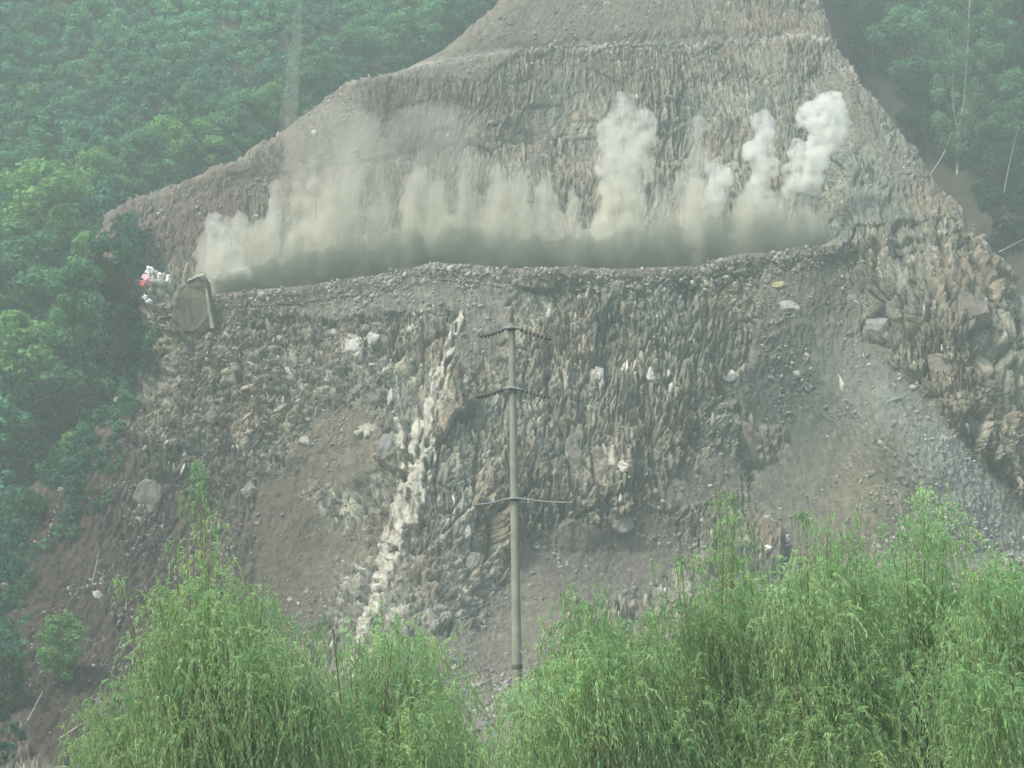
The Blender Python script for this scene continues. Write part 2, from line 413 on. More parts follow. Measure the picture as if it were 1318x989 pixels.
stint(gb(240, 290, 150, 50, -24), (.15, .115, .10), .9)
stint(gb(600, 400, 250, 60), (.20, .205, .185), .6)
stint(gb(540, 880, 120, 60, -40), (.19, .185, .165), .7)
col = (col * blade[..., None] * np.array((1.02, 1.01, .92)) + soilc * soil[..., None] * np.array((1.02, .98, .89))) * 0.70
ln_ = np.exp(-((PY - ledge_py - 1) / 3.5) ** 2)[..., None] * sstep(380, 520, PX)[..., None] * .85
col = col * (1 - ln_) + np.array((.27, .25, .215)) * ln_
pebble = (c4 > 0.80)[..., None] & (hsh(np.floor(c4 * 88883), np.floor(c3 * 77773), 5) > 0.5)[..., None]
col = np.where(pebble, col * (1.25 + 0.5 * gravel[..., None]), col)
# pale quartz vein running down the face
vein = [(594, 402, 3), (583, 430, 5), (578, 462, 6), (562, 490, 7), (553, 520, 8), (546, 560, 11), (540, 600, 13), (530, 640, 15), (515, 690, 11), (500, 735, 8), (488, 790, 6), (476, 830, 8), (455, 885, 8), (440, 930, 7)]
vein = [(a_ - max(0, (b_ - 600) * .06), b_, w_) for a_, b_, w_ in vein]
vx = np.interp(PY, [v[1] for v in vein], [v[0] for v in vein]); vw = np.interp(PY, [v[1] for v in vein], [v[2] for v in vein])
vj = 20 * (fbm(Xb * 0.9, L * 0.35, 101, 5) - 0.5)
vmask = ((np.abs(PX - vx + vj) < vw * (0.7 + 1.1 * vnoise(Xb * 1.2, L * 0.5, 102))) & (PY > 402) & (PY < 930) & (c3 > 0.17)) * 1.0
v2 = [(508, 540, 4), (520, 600, 9), (512, 650, 12), (508, 690, 8)]
vx2 = np.interp(PY, [v[1] for v in v2], [v[0] for v in v2]); vw2 = np.interp(PY, [v[1] for v in v2], [v[2] for v in v2])
vmask = np.maximum(vmask, ((np.abs(PX - vx2 + vj) < vw2 * 0.9) & (PY > 530) & (PY < 700) & (c3 > 0.3)) * 1.0)
for cx, cy_, rx, ry in [(455, 445, 10, 16), (478, 440, 9, 10), (528, 425, 14, 4), (602, 685, 6, 12), (470, 555, 18, 10), (770, 485, 8, 16), (785, 590, 6, 25), (1085, 500, 4, 20)]:
    vmask = np.maximum(vmask, ((gb(cx, cy_, rx, ry, -20) > 0.4) & (c3 > 0.35)) * 0.8)
vcol = np.array((.40, .375, .30)) * (0.55 + 0.7 * c4[..., None])
col = col * (1 - 0.85 * vmask[..., None]) + vcol * 0.85 * vmask[..., None]
D = D * (1 - .82 * vmask) + (0.15 + .5 * (c2 - .5)) * vmask
P = B + Nn * D[..., None]
# wrap the flanks back into the mountain
NW = 26
w = np.linspace(0, 1, NW + 1)[1:]
def wrap(col_i, side):
    e = P[:, col_i][:, None, :].repeat(NW, 1).copy()
    n = fbm(np.repeat(Ln[:, None], NW, 1) * 0.3, w[None, :] * 9 + 5 * side, 110, 4) - 0.5
    e[:, :, 1] += (w ** 1.2 * 55)[None, :]
    e[:, :, 0] += side * (1.2 * np.sin(w * 3.0))[None, :] * 0.6 + side * n * 4.0 * np.minimum(w * 3, 1)[None, :]
    e[:, :, 2] += n * 2.5 * np.minimum(w * 4, 1)[None, :]
    return e
Lw, Rw = wrap(0, -1), wrap(NC - 1, 1)
PP = np.concatenate([Lw[:, ::-1], P, Rw], 1)
cc = np.concatenate([np.repeat(col[:, :1], NW, 1), col, np.repeat(col[:, -1:], NW, 1)], 1)
rock = mesh_np('rock_face', PP.reshape(-1, 3), grid_faces(NR, NC + 2 * NW), cols=np.clip(cc, 0.02, 0.8).reshape(-1, 3), mats=[M_ROCK])
tag(rock, 'excavated grey brown rock spur with a blasting bench cut across it', kind='structure')

def surf(px, py):
    """point on the finished rock surface seen at a pixel (nearest grid vertex in the same tier)"""
    d = (PX - px) ** 2 + (PY - py) ** 2
    d = np.where(benchflat, d + 1e5, d)
    i = int(np.argmin(d)); r, c = divmod(i, NC)
    return Vector(P[r, c]), Vector(Nn[r, c])

# ------------------------------------------------------------------ stones
def hull_template(seed, n=12, flat=1.0):
    r = np.random.default_rng(seed)
    bm = bmesh.new()
    p = r.normal(size=(n, 3)); p /= np.linalg.norm(p, axis=1, keepdims=True); p *= r.uniform(0.75, 1.05, (n, 1))
    for v in p: bm.verts.new(v)
    res = bmesh.ops.convex_hull(bm, input=bm.verts)
    bmesh.ops.delete(bm, geom=list({e for e in res['geom_interior'] if isinstance(e, bmesh.types.BMVert)}), context='VERTS')
    bmesh.ops.triangulate(bm, faces=bm.faces)
    bm.verts.ensure_lookup_table(); bm.verts.index_update()
    v = np.array([x.co[:] for x in bm.verts]); f = np.array([[x.index for x in t.verts] for t in bm.faces]); bm.free()
    return v, f
TPL = [hull_template(s, n) for s, n in [(1, 9), (2, 10), (3, 12), (4, 11), (5, 9), (6, 13)]]

def rot_batch(ax, ay, az):
    cx, sx, cy_, sy, cz, sz = np.cos(ax), np.sin(ax), np.cos(ay), np.sin(ay), np.cos(az), np.sin(az)
    R = np.empty((len(ax), 3, 3))
    R[:, 0, 0] = cy_ * cz; R[:, 0, 1] = sx * sy * cz - cx * sz; R[:, 0, 2] = cx * sy * cz + sx * sz
    R[:, 1, 0] = cy_ * sz; R[:, 1, 1] = sx * sy * sz + cx * cz; R[:, 1, 2] = cx * sy * sz - sx * cz
    R[:, 2, 0] = -sy; R[:, 2, 1] = sx * cy_; R[:, 2, 2] = cx * cy_
    return R

def scatter(name, pos, rot, scl, cols, material):
    vs, fs, cs, off = [], [], [], 0
    k = rng.integers(0, len(TPL), len(pos))
    for t, (tv, tf) in enumerate(TPL):
        m = k == t
        n = int(m.sum())
        if not n: continue
        V = np.einsum('nij,nkj->nki', rot[m], tv[None] * scl[m][:, None, :]) + pos[m][:, None, :]
        vs.append(V.reshape(-1, 3)); cs.append(np.repeat(cols[m], len(tv), 0))
        fs.append((tf[None] + (np.arange(n) * len(tv))[:, None, None] + off).reshape(-1, 3)); off += n * len(tv)
    return mesh_np(name, np.concatenate(vs), np.concatenate(fs), cols=np.concatenate(cs), mats=[material])

inview = (PX > -60) & (PX < 1380) & (PY > -60) & (PY < 1020)
def pick(weight, n):
    wgt = (weight * inview).ravel(); cum = np.cumsum(wgt); r = rng.random(n) * cum[-1]
    return np.searchsorted(cum, r)
stonepal = np.array([(.26, .25, .23), (.20, .195, .18), (.36, .35, .32), (.46, .45, .42), (.30, .27, .22), (.22, .23, .21), (.17, .155, .14)])
# loose stones: chips, gravel and rubble
wst = (0.25 + soil * 0.9 + gravel * 5.0) * (~benchflat) * (0.1 + sstep(0.42, 0.7, fbm(PX * 0.03, PY * 0.03, 120, 4)) * 1.6)
wst = wst * (1 - 0.8 * np.clip(gb(350, 720, 80, 60) + gb(800, 730, 90, 35) + gb(1060, 600, 70, 90), 0, 1))
idx = pick(wst, 24000); n = len(idx)
pos = P.reshape(-1, 3)[idx]; s = np.clip(0.125 * np.exp(rng.normal(0, 0.55, n)), 0.05, 0.6)
scl = s[:, None] * rng.uniform(0.55, 1.4, (n, 3))
tone = stonepal[rng.integers(0, 7, n)] * rng.uniform(0.85, 1.15, (n, 1))
tone = 0.6 * tone + 0.4 * np.clip(col.reshape(-1, 3)[idx] * 1.5, 0, .6)
st = scatter('loose_stones', pos, rot_batch(*rng.uniform(0, 6.28, (3, n))), scl, tone, M_STONE)
tag(st, 'pale and grey stone rubble scattered over the slope and the bench edge', 'rubble', kind='stuff')
# splintered slabs standing in the bedding
wsl = blade ** 2 * (~benchflat) * (0.15 + sstep(0.45, 0.7, fbm(PX * 0.02, PY * 0.02, 121, 4)))
wsl = wsl * (1 - .93 * above) * (1 - vmask); idx = pick(wsl, 5000); n = len(idx)
pos = P.reshape(-1, 3)[idx]; ln = np.clip(0.45 * np.exp(rng.normal(0, 0.5, n)), 0.15, 1.9)
scl = np.stack([ln * rng.uniform(0.18, 0.4, n), ln * rng.uniform(0.12, 0.3, n), ln], -1)
lean_i = lean.ravel()[idx]
rot = rot_batch(rng.normal(-0.25, 0.2, n), np.arctan(lean_i * 0.6) + rng.normal(0, 0.16, n) + rng.normal(0, 1, n) * iso.ravel()[idx], rng.uniform(-0.9, 0.9, n))
tone = col.reshape(-1, 3)[idx] * rng.uniform(0.8, 1.35, (n, 1)); br = rng.random(n) > 0.93
tone[br] = np.array((.44, .42, .37)) * rng.uniform(0.8, 1.1, (int(br.sum()), 1))
st = scatter('rock_slabs', pos - Nn.reshape(-1, 3)[idx] * 0.05, rot, scl, np.clip(tone, 0, .62), M_ROCK)
tag(st, 'splintered upright slabs breaking out of the cliff bedding', 'rock slabs', kind='stuff')

# individual boulders
def boulder(name, px, py, wpx, hpx, c, label, group='boulders on the slope', lean_=0.0, seed=0, flat=0.6, jag=20, out=0.05, cat='boulder'):
    p, nrm = surf(px, py)
    sca = (p.y * CP + (p.z - CAMZ) * SP) / F
    a, h = wpx * sca / 2, hpx * sca / 2
    v, f = hull_template(1000 + seed, jag)
    bm = bmesh.new()
    v = v / np.abs(v).max(axis=0)
    vv = [bm.verts.new((x[0] * a, x[1] * min(a, h) * flat, x[2] * h)) for x in v]
    for t in f:
        try: bm.faces.new([vv[i] for i in t])
        except ValueError: pass
    bmesh.ops.recalc_face_normals(bm, faces=bm.faces)
    bmesh.ops.dissolve_limit(bm, angle_limit=math.radians(14), verts=bm.verts, edges=bm.edges)
    bmesh.ops.bevel(bm, geom=list(bm.edges), offset=min(a, h) * 0.08, segments=1, affect='EDGES', clamp_overlap=True)
    bmesh.ops.triangulate(bm, faces=bm.faces)
    bmesh.ops.subdivide_edges(bm, edges=list(bm.edges), cuts=2, use_grid_fill=True)
    rr = np.random.default_rng(seed)
    from mathutils import noise as mn
    for q_ in bm.verts: q_.co += mn.noise_vector(q_.co * 2.2 / min(a, h) + Vector((seed, 0, 0))) * min(a, h) * .16 + Vector(rr.normal(0, 0.02, 3)) * min(a, h)
    m = bpy.data.materials.get('boulder_%s' % (str(c)),) or earth_material('boulder_%s' % (str(c)), base=c, nscale=1.6, amount=0.3, bump=0.6)
    o = bm_obj(name, bm, m)
    o.location = p + nrm * out * a; o.rotation_euler = (-0.25, lean_, 0)
    return tag(o, label, cat, group)

W_, TN, GR, BR, GG = (.46, .44, .38), (.29, .26, .18), (.20, .195, .17), (.165, .145, .115), (.20, .235, .20)
BLD = [
 (515, 476, 32, 50, TN, 'large smooth tan boulder with a rounded face left of the white vein'),
 (480, 515, 24, 36, BR, 'brown oval slab directly below the large tan boulder'),
 (455, 447, 24, 30, W_, 'bright white boulder at the upper left of the tan boulder'),
 (480, 440, 18, 20, W_, 'small bright white block just right of the larger white boulder'),
 (495, 578, 34, 50, GR, 'grey upright slab beside the left edge of the white vein'),
 (1015, 398, 30, 26, (.32, .29, .26), 'pinkish grey block resting under the right end of the bench'),
 (1003, 368, 20, 10, (.34, .30, .17), 'flat yellow slab near the bench edge above the pinkish block'),
 (906, 363, 22, 8, (.58, .50, .30), 'thin cream slab lying just below the bench edge'),
 (1150, 517, 22, 10, GG, 'flat greenish slab on the grey gravel slope at right'),
 (1160, 612, 12, 14, GR, 'small round grey stone at the top of the gravel fan'),
 (392, 568, 14, 14, W_, 'pale round stone in the brown soil left of the white vein'),
 (320, 630, 24, 26, GR, 'rounded grey boulder at the edge of the brown soil patch'),
 (293, 485, 22, 34, TN, 'tan upright slab below the squared rock block'),
 (270, 540, 22, 26, BR, 'dull brown boulder low on the left shoulder of the cut'),
 (440, 885, 34, 44, (.10, .09, .075), 'dark rounded boulder at the foot of the slope behind the willow'),
 (128, 770, 20, 14, W_, 'pale flat stone on the dark soil slope at far left'),
 (800, 610, 18, 18, W_, 'pale round boulder low on the middle of the cliff'),
 (940, 482, 30, 18, W_, 'pale wedge shaped block above the dark hollow'),
 (965, 560, 34, 80, BR, 'tall brown slab standing at the left side of the hollow'),
 (1015, 590, 30, 50, BR, 'stout brown slab inside the hollow'),
 (1098, 385, 24, 16, GR, 'grey angular block on the slope right of the bench end'),
 (1245, 405, 42, 60, BR, 'dark brown upright slab high on the right flank'),
 (1280, 470, 46, 90, TN, 'large tan slab leaning on the right flank of the cut'),
 (1215, 480, 34, 70, BR, 'narrow brown slab on the right flank left of the large tan one'),
 (1295, 420, 26, 50, TN, 'tan pointed slab at the right edge of the photo'),
 (820, 435, 26, 24, GR, 'grey block in the upper middle of the cliff right of the pole'),
 (770, 482, 14, 24, W_, 'narrow white splinter right of the pole crossarms'),
 (835, 490, 14, 24, W_, 'white upright splinter in the middle right cliff'),
 (800, 672, 30, 34, (.2, .185, .16), 'grey broken block at the foot of the cliff above the brown soil'),
 (740, 590, 22, 44, BR, 'brown upright slab just right of the pole'),
 (600, 685, 12, 24, W_, 'small white splinter left of the lower pole'),
 (190, 640, 40, 55, (.16, .15, .125), 'large dull grey slab above the left willow'),
 (225, 420, 30, 40, BR, 'brown boulder supporting the squared rock block'),
 (555, 345, 20, 14, GR, 'grey lump on the hump of the bench edge'),
 (700, 520, 16, 34, GR, 'thin grey slab right of the second crossarm'),
 (1130, 420, 30, 46, (.24, .24, .21), 'grey green slab above the gravel slope'),
 (860, 560, 26, 44, (.28, .25, .2), 'light brown slab in the right half of the cliff face'),
 (610, 730, 24, 40, (.2, .185, .16), 'grey slab at the foot of the cliff left of the pole'),
]
for i, (px, py, wp, hp, c, lb) in enumerate(BLD):
    boulder('boulder', px, py, wp, hp, c, lb, lean_=float(np.interp(px, [0, 500, 900, 1300], [.25, .15, 0, -.25])), seed=i + 11)

# ------------------------------------------------------------------ squared block and debris on the bench's left end
def slab_prism(pts, y0, y1):
    bm = bmesh.new(); a = [bm.verts.new((p[0], y0, p[1])) for p in pts]; b = [bm.verts.new((p[0], y1, p[1])) for p in pts]
    n = len(pts); bm.faces.new(a); bm.faces.new(b[::-1])
    for i in range(n): bm.faces.new([a[i], b[i], b[(i + 1) % n], a[(i + 1) % n]])
    bmesh.ops.recalc_face_normals(bm, faces=bm.faces); return bm
def roughen(bm, cuts, amt, seed):
    bmesh.ops.subdivide_edges(bm, edges=list(bm.edges), cuts=cuts, use_grid_fill=True)
    r = np.random.default_rng(seed)
    from mathutils import noise as mn
    for v in bm.verts: v.co += mn.noise_vector(v.co * .9 + Vector((seed, 0, 0))) * amt * 3.5 + mn.noise_vector(v.co * 3.1) * amt * 2 + Vector(r.normal(0, amt * .4, 3))
    bmesh.ops.triangulate(bm, faces=bm.faces); return bm
bp = at(250, 402, 201.5)
root = empty('rock_block', bp); tag(root, 'squared brown rock block with a pale cap standing at the bench left end', 'rock block')
root.scale = (.74, .8, .84)
blk = roughen(slab_prism([(-3.2, -2.6), (-2.6, 1.2), (-1.5, 2.9), (-.6, 3.9), (1.45, 4.55), (2.0, 3.0), (3.1, -2.6)], -1.3, 1.6), 9, 0.17, 3)
bm_obj('block_body', blk, earth_material('brown_block', base=(.13, .11, .08), nscale=1.6, amount=.6, bump=.9, streak=.3), root)
tp = roughen(slab_prism([(-.75, 3.85), (-.6, 4.25), (1.5, 4.95), (1.55, 4.5)], -1.5, 1.2), 3, 0.06, 4)
bm_obj('block_cap', tp, earth_material('pale_block', base=(.42, .40, .32), nscale=1.5, amount=.3), root)
eg = roughen(slab_prism([(1.35, 4.5), (1.6, 4.6), (3.2, -2.4), (2.7, -2.4)], -1.55, -1.2), 4, 0.03, 5)
bm_obj('block_edge', eg, earth_material('tan_edge', base=(.27, .25, .19), nscale=1.5, amount=.3), root)

def lump(name, px, py, Y, wx, wy, wz, m, label, cat, seed, group=None, kindof='sack'):
    bm = bmesh.new(); bmesh.ops.create_icosphere(bm, subdivisions=3, radius=1)
    r = random.Random(seed); o3 = Vector((r.random() * 9, r.random() * 9, r.random() * 9))
    from mathutils import noise
    for v in bm.verts:
        k = 1 + 0.8 * noise.noise(v.co * 1.4 + o3) + 0.45 * noise.noise(v.co * 3.6 + o3)
        v.co = Vector((v.co.x * wx * k, v.co.y * wy * k, v.co.z * wz * k))
    o = bm_obj(name, bm, m, smooth=True); o.location = at(px, py, Y)
    return tag(o, label, cat, group)
lump('tarp_bundle', 205, 366, 200, 1.1, 0.9, 1.25, M_TARP, 'grey green crumpled tarpaulin heap left of the squared rock block', 'tarpaulin', 1)
pk = lump('pink_sack', 190, 361, 199, 0.62, 0.4, 0.42, M_PINK, 'bright pink sack on top of the debris left of the rock block', 'sack', 2)
pk.rotation_euler = (0, 0.8, 0)
lump('red_rag', 184, 366, 199.2, 0.3, 0.25, 0.4, M_RED, 'small red rag under the pink sack', 'rag', 8)
WS = [(193, 349, .42, .45, 'white sack standing tallest behind the pink sack'), (206, 356, .25, .38, 'narrow white sack between the pink sack and the rock block'),
      (216, 361, .3, .5, 'white sack on the right side of the tarpaulin heap'), (187, 383, .26, .26, 'small white bag lying below the pink sack, upper one'),
      (192, 388, .3, .25, 'small white bag lying lowest below the tarpaulin heap')]
for i, (px, py, a, b, lb) in enumerate(WS):
    lump('white_sack', px, py, 199.3, a, .3, b, M_WHITECLOTH, lb, 'sack', 20 + i, 'white sacks in the debris')
# litter and plank down the slope
p, nn = surf(1003, 700)
for k, (px, py, a, b, lb) in enumerate([(1012, 697, .5, .7, 'larger white plastic bag caught above the right willows'), (989, 706, .32, .3, 'smaller white plastic bag left of the larger one above the willows')]):
    q_, nn = surf(px, py); o = lump('plastic_bag', px, py, q_.y - .6, a, .4, b, M_WHITECLOTH, lb, 'bag', 40 + k, 'plastic bags on the slope')
q_, nn = surf(331, 786)
bm = bmesh.new(); bmesh.ops.create_cube(bm, size=1); bmesh.ops.scale(bm, vec=(.5, .06, 1.5), verts=bm.verts)
bmesh.ops.bevel(bm, geom=list(bm.edges), offset=.015, segments=1, affect='EDGES')
o = bm_obj('plank', bm, M_WOOD); o.location = at(332, 790, q_.y - .4); o.rotation_euler = (-.4, .15, .2)
tag(o, 'tan wooden board standing behind the top of the left willow', 'board')

# ------------------------------------------------------------------ tubes
def tube_np(paths, sides=6):
    """paths: list of (list of points, list of radii) -> verts, quads"""
    vs, fs, off = [], [], 0
    for pts, rad in paths:
        pts = np.asarray(pts, float); n = len(pts)
        tg = np.gradient(pts, axis=0); tg /= np.maximum(np.linalg.norm(tg, axis=1, keepdims=True), 1e-9)
        ref = np.where(np.abs(tg[:, 2:3]) > 0.9, np.array([[1., 0, 0]]), np.array([[0, 0, 1.]]))
        a = np.cross(tg, ref); a /= np.maximum(np.linalg.norm(a, axis=1, keepdims=True), 1e-9); b = np.cross(tg, a)
        th = np.arange(sides) / sides * 2 * math.pi
        ring = pts[:, None] + np.asarray(rad)[:, None, None] * (a[:, None] * np.cos(th)[None, :, None] + b[:, None] * np.sin(th)[None, :, None])
        vs.append(ring.reshape(-1, 3))
        i = np.arange(n * sides).reshape(n, sides) + off; j = np.roll(i, -1, 1)
        fs.append(np.stack([i[:-1], j[:-1], j[1:], i[1:]], -1).reshape(-1, 4)); off += n * sides
        # end caps (fan of quads folded onto the centre line)
    return np.concatenate(vs), np.concatenate(fs)

def bez(p0, p1, p2, n=8):
    t = np.linspace(0, 1, n)[:, None]
    return (1 - t) ** 2 * np.array(p0) + 2 * t * (1 - t) * np.array(p1) + t * t * np.array(p2)

# ------------------------------------------------------------------ broadleaf trees
def leaf_quads(cent, nrm_, size, aspect=1.6, R=None):
    n = len(cent); R = R or rng
    a = R.normal(size=(n, 3)); a -= (a * nrm_).sum(1, keepdims=True) * nrm_; a /= np.linalg.norm(a, axis=1, keepdims=True)
    b = np.cross(nrm_, a); sz = (size * R.uniform(0.6, 1.3, n))[:, None]
    v = np.stack([cent - a * sz * aspect / 2, cent + b * sz / 2 - a * sz * .1, cent + a * sz * aspect / 2, cent - b * sz / 2 - a * sz * .1], 1)
    return v.reshape(-1, 3), np.arange(4 * n).reshape(n, 4)

def make_crown(seed, H, Rc, nleaf, size, c0, c1, base=0.35, nclump=26, shape='round'):
    r = np.random.default_rng(seed)
    cl = []
    for i in range(nclump):
        t = r.uniform(0, 1)
        z = H * (base + (1 - base) * t)
        if shape == 'round': rad = Rc * math.sqrt(max(0.05, 1 - (2 * t - 0.85) ** 2 * 0.8))
        else: rad = Rc * (1.05 - t) ** 0.7
        th = r.uniform(0, 6.283); rr = rad * math.sqrt(r.uniform(0.1, 1)) * 0.85
        cl.append((rr * math.cos(th), rr * math.sin(th), z, Rc * r.uniform(0.22, 0.42)))
    cl = np.array(cl)
    k = r.integers(0, nclump, nleaf)
    d = r.normal(size=(nleaf, 3)); d /= np.linalg.norm(d, axis=1, keepdims=True)
    cen = cl[k, :3] + d * (cl[k, 3] * r.uniform(0.45, 1.1, nleaf) ** 0.6)[:, None] * np.array([1, 1, 0.75])
    nr = d + r.normal(0, 0.6, (nleaf, 3)) + np.array([0, 0, 0.35]); nr /= np.linalg.norm(nr, axis=1, keepdims=True)
    v, f = leaf_quads(cen, nr, np.full(nleaf, size), R=r)
    ct = r.random(nclump)[k] * 0.6 + r.random(nleaf) * 0.4
    c = np.array(c0)[None] * (1 - ct[:, None]) + np.array(c1)[None] * ct[:, None]
    return v, f, np.repeat(c, 4, 0), cl

def trunk_paths(seed, H, cl, r0, base=0.0):
    r = np.random.default_rng(seed)
    top = np.array([r.normal(0, .3), r.normal(0, .3), H * 0.93]); n = 9; t = np.linspace(0, 1, n)
    st = np.stack([top[0] * t + .15 * np.sin(t * 5 + seed), top[1] * t, base + (top[2] - base) * t], -1)
    paths = [(st, r0 * (1 - 0.85 * t))]
    for c in cl[::2]:
        hh = max(0.15, min(0.85, (c[2] - abs(c[0]) * .7 - 1.0) / H)); s0 = st[int(hh * (n - 1))]
        paths.append((bez(s0, (s0 + c[:3]) / 2 + np.array([0, 0, -.3]), c[:3], 5), np.linspace(r0 * .35, r0 * .08, 5)))
    return paths

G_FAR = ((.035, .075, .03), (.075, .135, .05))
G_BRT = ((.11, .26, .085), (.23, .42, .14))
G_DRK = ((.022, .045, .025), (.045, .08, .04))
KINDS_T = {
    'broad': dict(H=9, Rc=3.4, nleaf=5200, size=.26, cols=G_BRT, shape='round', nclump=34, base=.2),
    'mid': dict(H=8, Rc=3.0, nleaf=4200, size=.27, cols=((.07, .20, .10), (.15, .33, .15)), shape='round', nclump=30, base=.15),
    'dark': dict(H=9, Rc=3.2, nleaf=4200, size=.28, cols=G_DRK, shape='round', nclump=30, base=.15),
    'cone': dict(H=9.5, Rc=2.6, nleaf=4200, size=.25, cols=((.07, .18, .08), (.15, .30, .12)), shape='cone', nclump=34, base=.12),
}
proto = {}
def tree_proto(kind, var):
    key = (kind, var)
    if key not in proto:
        K = KINDS_T[kind]; sd = 300 + 17 * var + len(kind) * 5
        v, f, c, cl = make_crown(sd, K['H'], K['Rc'], K['nleaf'], K['size'], *K['cols'], base=K['base'], nclump=K['nclump'], shape=K['shape'])
        cr = mesh_np('crown', v, f, cols=c, mats=[M_LEAF]); tv, tf = tube_np(trunk_paths(sd, K['H'], cl, .16, -1.0))
        tr = mesh_np('trunk', tv, tf, mats=[M_BARK], smooth=True)
        proto[key] = (cr.data, tr.data)
        bpy.data.objects.remove(cr); bpy.data.objects.remove(tr)
    return proto[key]
def place_tree(name, kind, var, loc, h, label, cat='tree', group=None, wide=1.0):
    cr, tr = tree_proto(kind, var); K = KINDS_T[kind]; s_ = h / K['H']
    root = empty(name, loc, rng.uniform(0, 6.28)); root.scale = (s_ * wide, s_ * wide, s_)
    for nm, d in (('trunk', tr), ('crown', cr)):
        o = bpy.data.objects.new(nm, d); C.objects.link(o); o.parent = root
    return tag(root, label, cat, group)

def place_px(name, kind, var, px, foot, top, label, group, wide=1.0, cat='tree', Y=None):
    p = hill_hit(px, foot) if Y is None else at(px, foot, Y)
    h = z_of(top, p.y) - p.z
    p = p + Vector((0, 0.2, -0.2))
    return place_tree(name, kind, var, p, h, label, cat, group, wide)

GL = 'trees along the left edge of the cut'
TREES_L = [
 ('broad', 48, 330, 205, 'big bright green tree standing highest at the left edge of the photo', 1.25),
 ('mid', 20, 400, 290, 'leafy green tree at the left edge of the photo just below the big bright one', 1.2),
 ('broad', 128, 262, 188, 'yellow green bushy tree beside the upper left tip of the cut', 1.1),
 ('mid', 178, 245, 170, 'mid green tree just above the left tip of the cut', 1.0),
 ('broad', 215, 232, 150, 'bright green tree on the left rim, first above the tip of the cut', .9),
 ('cone', 236, 222, 118, 'slim upright tree with a reddish dark crown on the left rim', .8),
 ('broad', 268, 212, 145, 'bright green rounded tree halfway up the left rim', 1.0),
 ('mid', 310, 190, 120, 'soft green tree on the left rim below the dust jet', 1.0),
 ('broad', 345, 168, 108, 'yellow green tree on the left rim directly beside the dust jet', .9),
 ('mid', 400, 135, 62, 'green tree on the left rim just right of the dust jet', 1.0),
 ('mid', 455, 96, 40, 'blue green tree on the upper left rim above the ledge', 1.1),
 ('mid', 510, 78, 20, 'blue green tree on the rim second from the top of the photo', 1.1),
 ('mid', 570, 60, -12, 'dark green tree on the rim at the top edge of the photo', 1.1),
 ('broad', 112, 395, 300, 'bright green tree right beside the debris at the left end of the bench', 1.1),
 ('mid', 60, 445, 345, 'dense green tree in the second row below the bench level', 1.2),
 ('broad', 22, 515, 405, 'light green tree at the left edge level with the pole top', 1.2),
 ('mid', 96, 500, 398, 'mid green tree between the light green tree and the cliff', 1.1),
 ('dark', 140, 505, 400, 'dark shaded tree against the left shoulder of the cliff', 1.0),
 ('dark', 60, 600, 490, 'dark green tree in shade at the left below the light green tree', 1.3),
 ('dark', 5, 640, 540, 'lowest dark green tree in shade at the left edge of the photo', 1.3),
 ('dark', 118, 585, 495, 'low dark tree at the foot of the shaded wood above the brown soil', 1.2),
]
for i, (k, px, ft, tp_, lb, wd) in enumerate(TREES_L):
    p = hill_hit(px, ft + 15)
    place_px('broadleaf_tree', k, i % 4, px, ft + 15, tp_, lb, GL, wd)

# right ravine trees
GRT = 'trees in the ravine right of the cut'
TREES_R = [
 ('mid', 1165, 110, 15, 'green tree overhanging the top of the ravine left of the birch', 1.2),
 ('dark', 1125, 100, 10, 'dark tree growing at the upper right rim of the cut', 1.0),
 ('mid', 1300, 110, -40, 'green tree right of the birch at the top right corner', 1.2),
 ('mid', 1312, 200, 95, 'green tree at the right edge of the photo below the corner tree', 1.0),
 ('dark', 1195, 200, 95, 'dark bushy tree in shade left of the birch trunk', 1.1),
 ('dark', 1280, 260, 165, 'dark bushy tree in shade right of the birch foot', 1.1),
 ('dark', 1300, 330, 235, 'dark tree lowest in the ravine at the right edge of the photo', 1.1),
 ('mid', 1200, 60, -40, 'mid green tree behind the birch at the top edge of the photo', 1.2),
]
for i, (k, px, ft, tp_, lb, wd) in enumerate(TREES_R):
    place_px('broadleaf_tree', k, i % 4, px, ft, tp_, lb, GRT, wd)

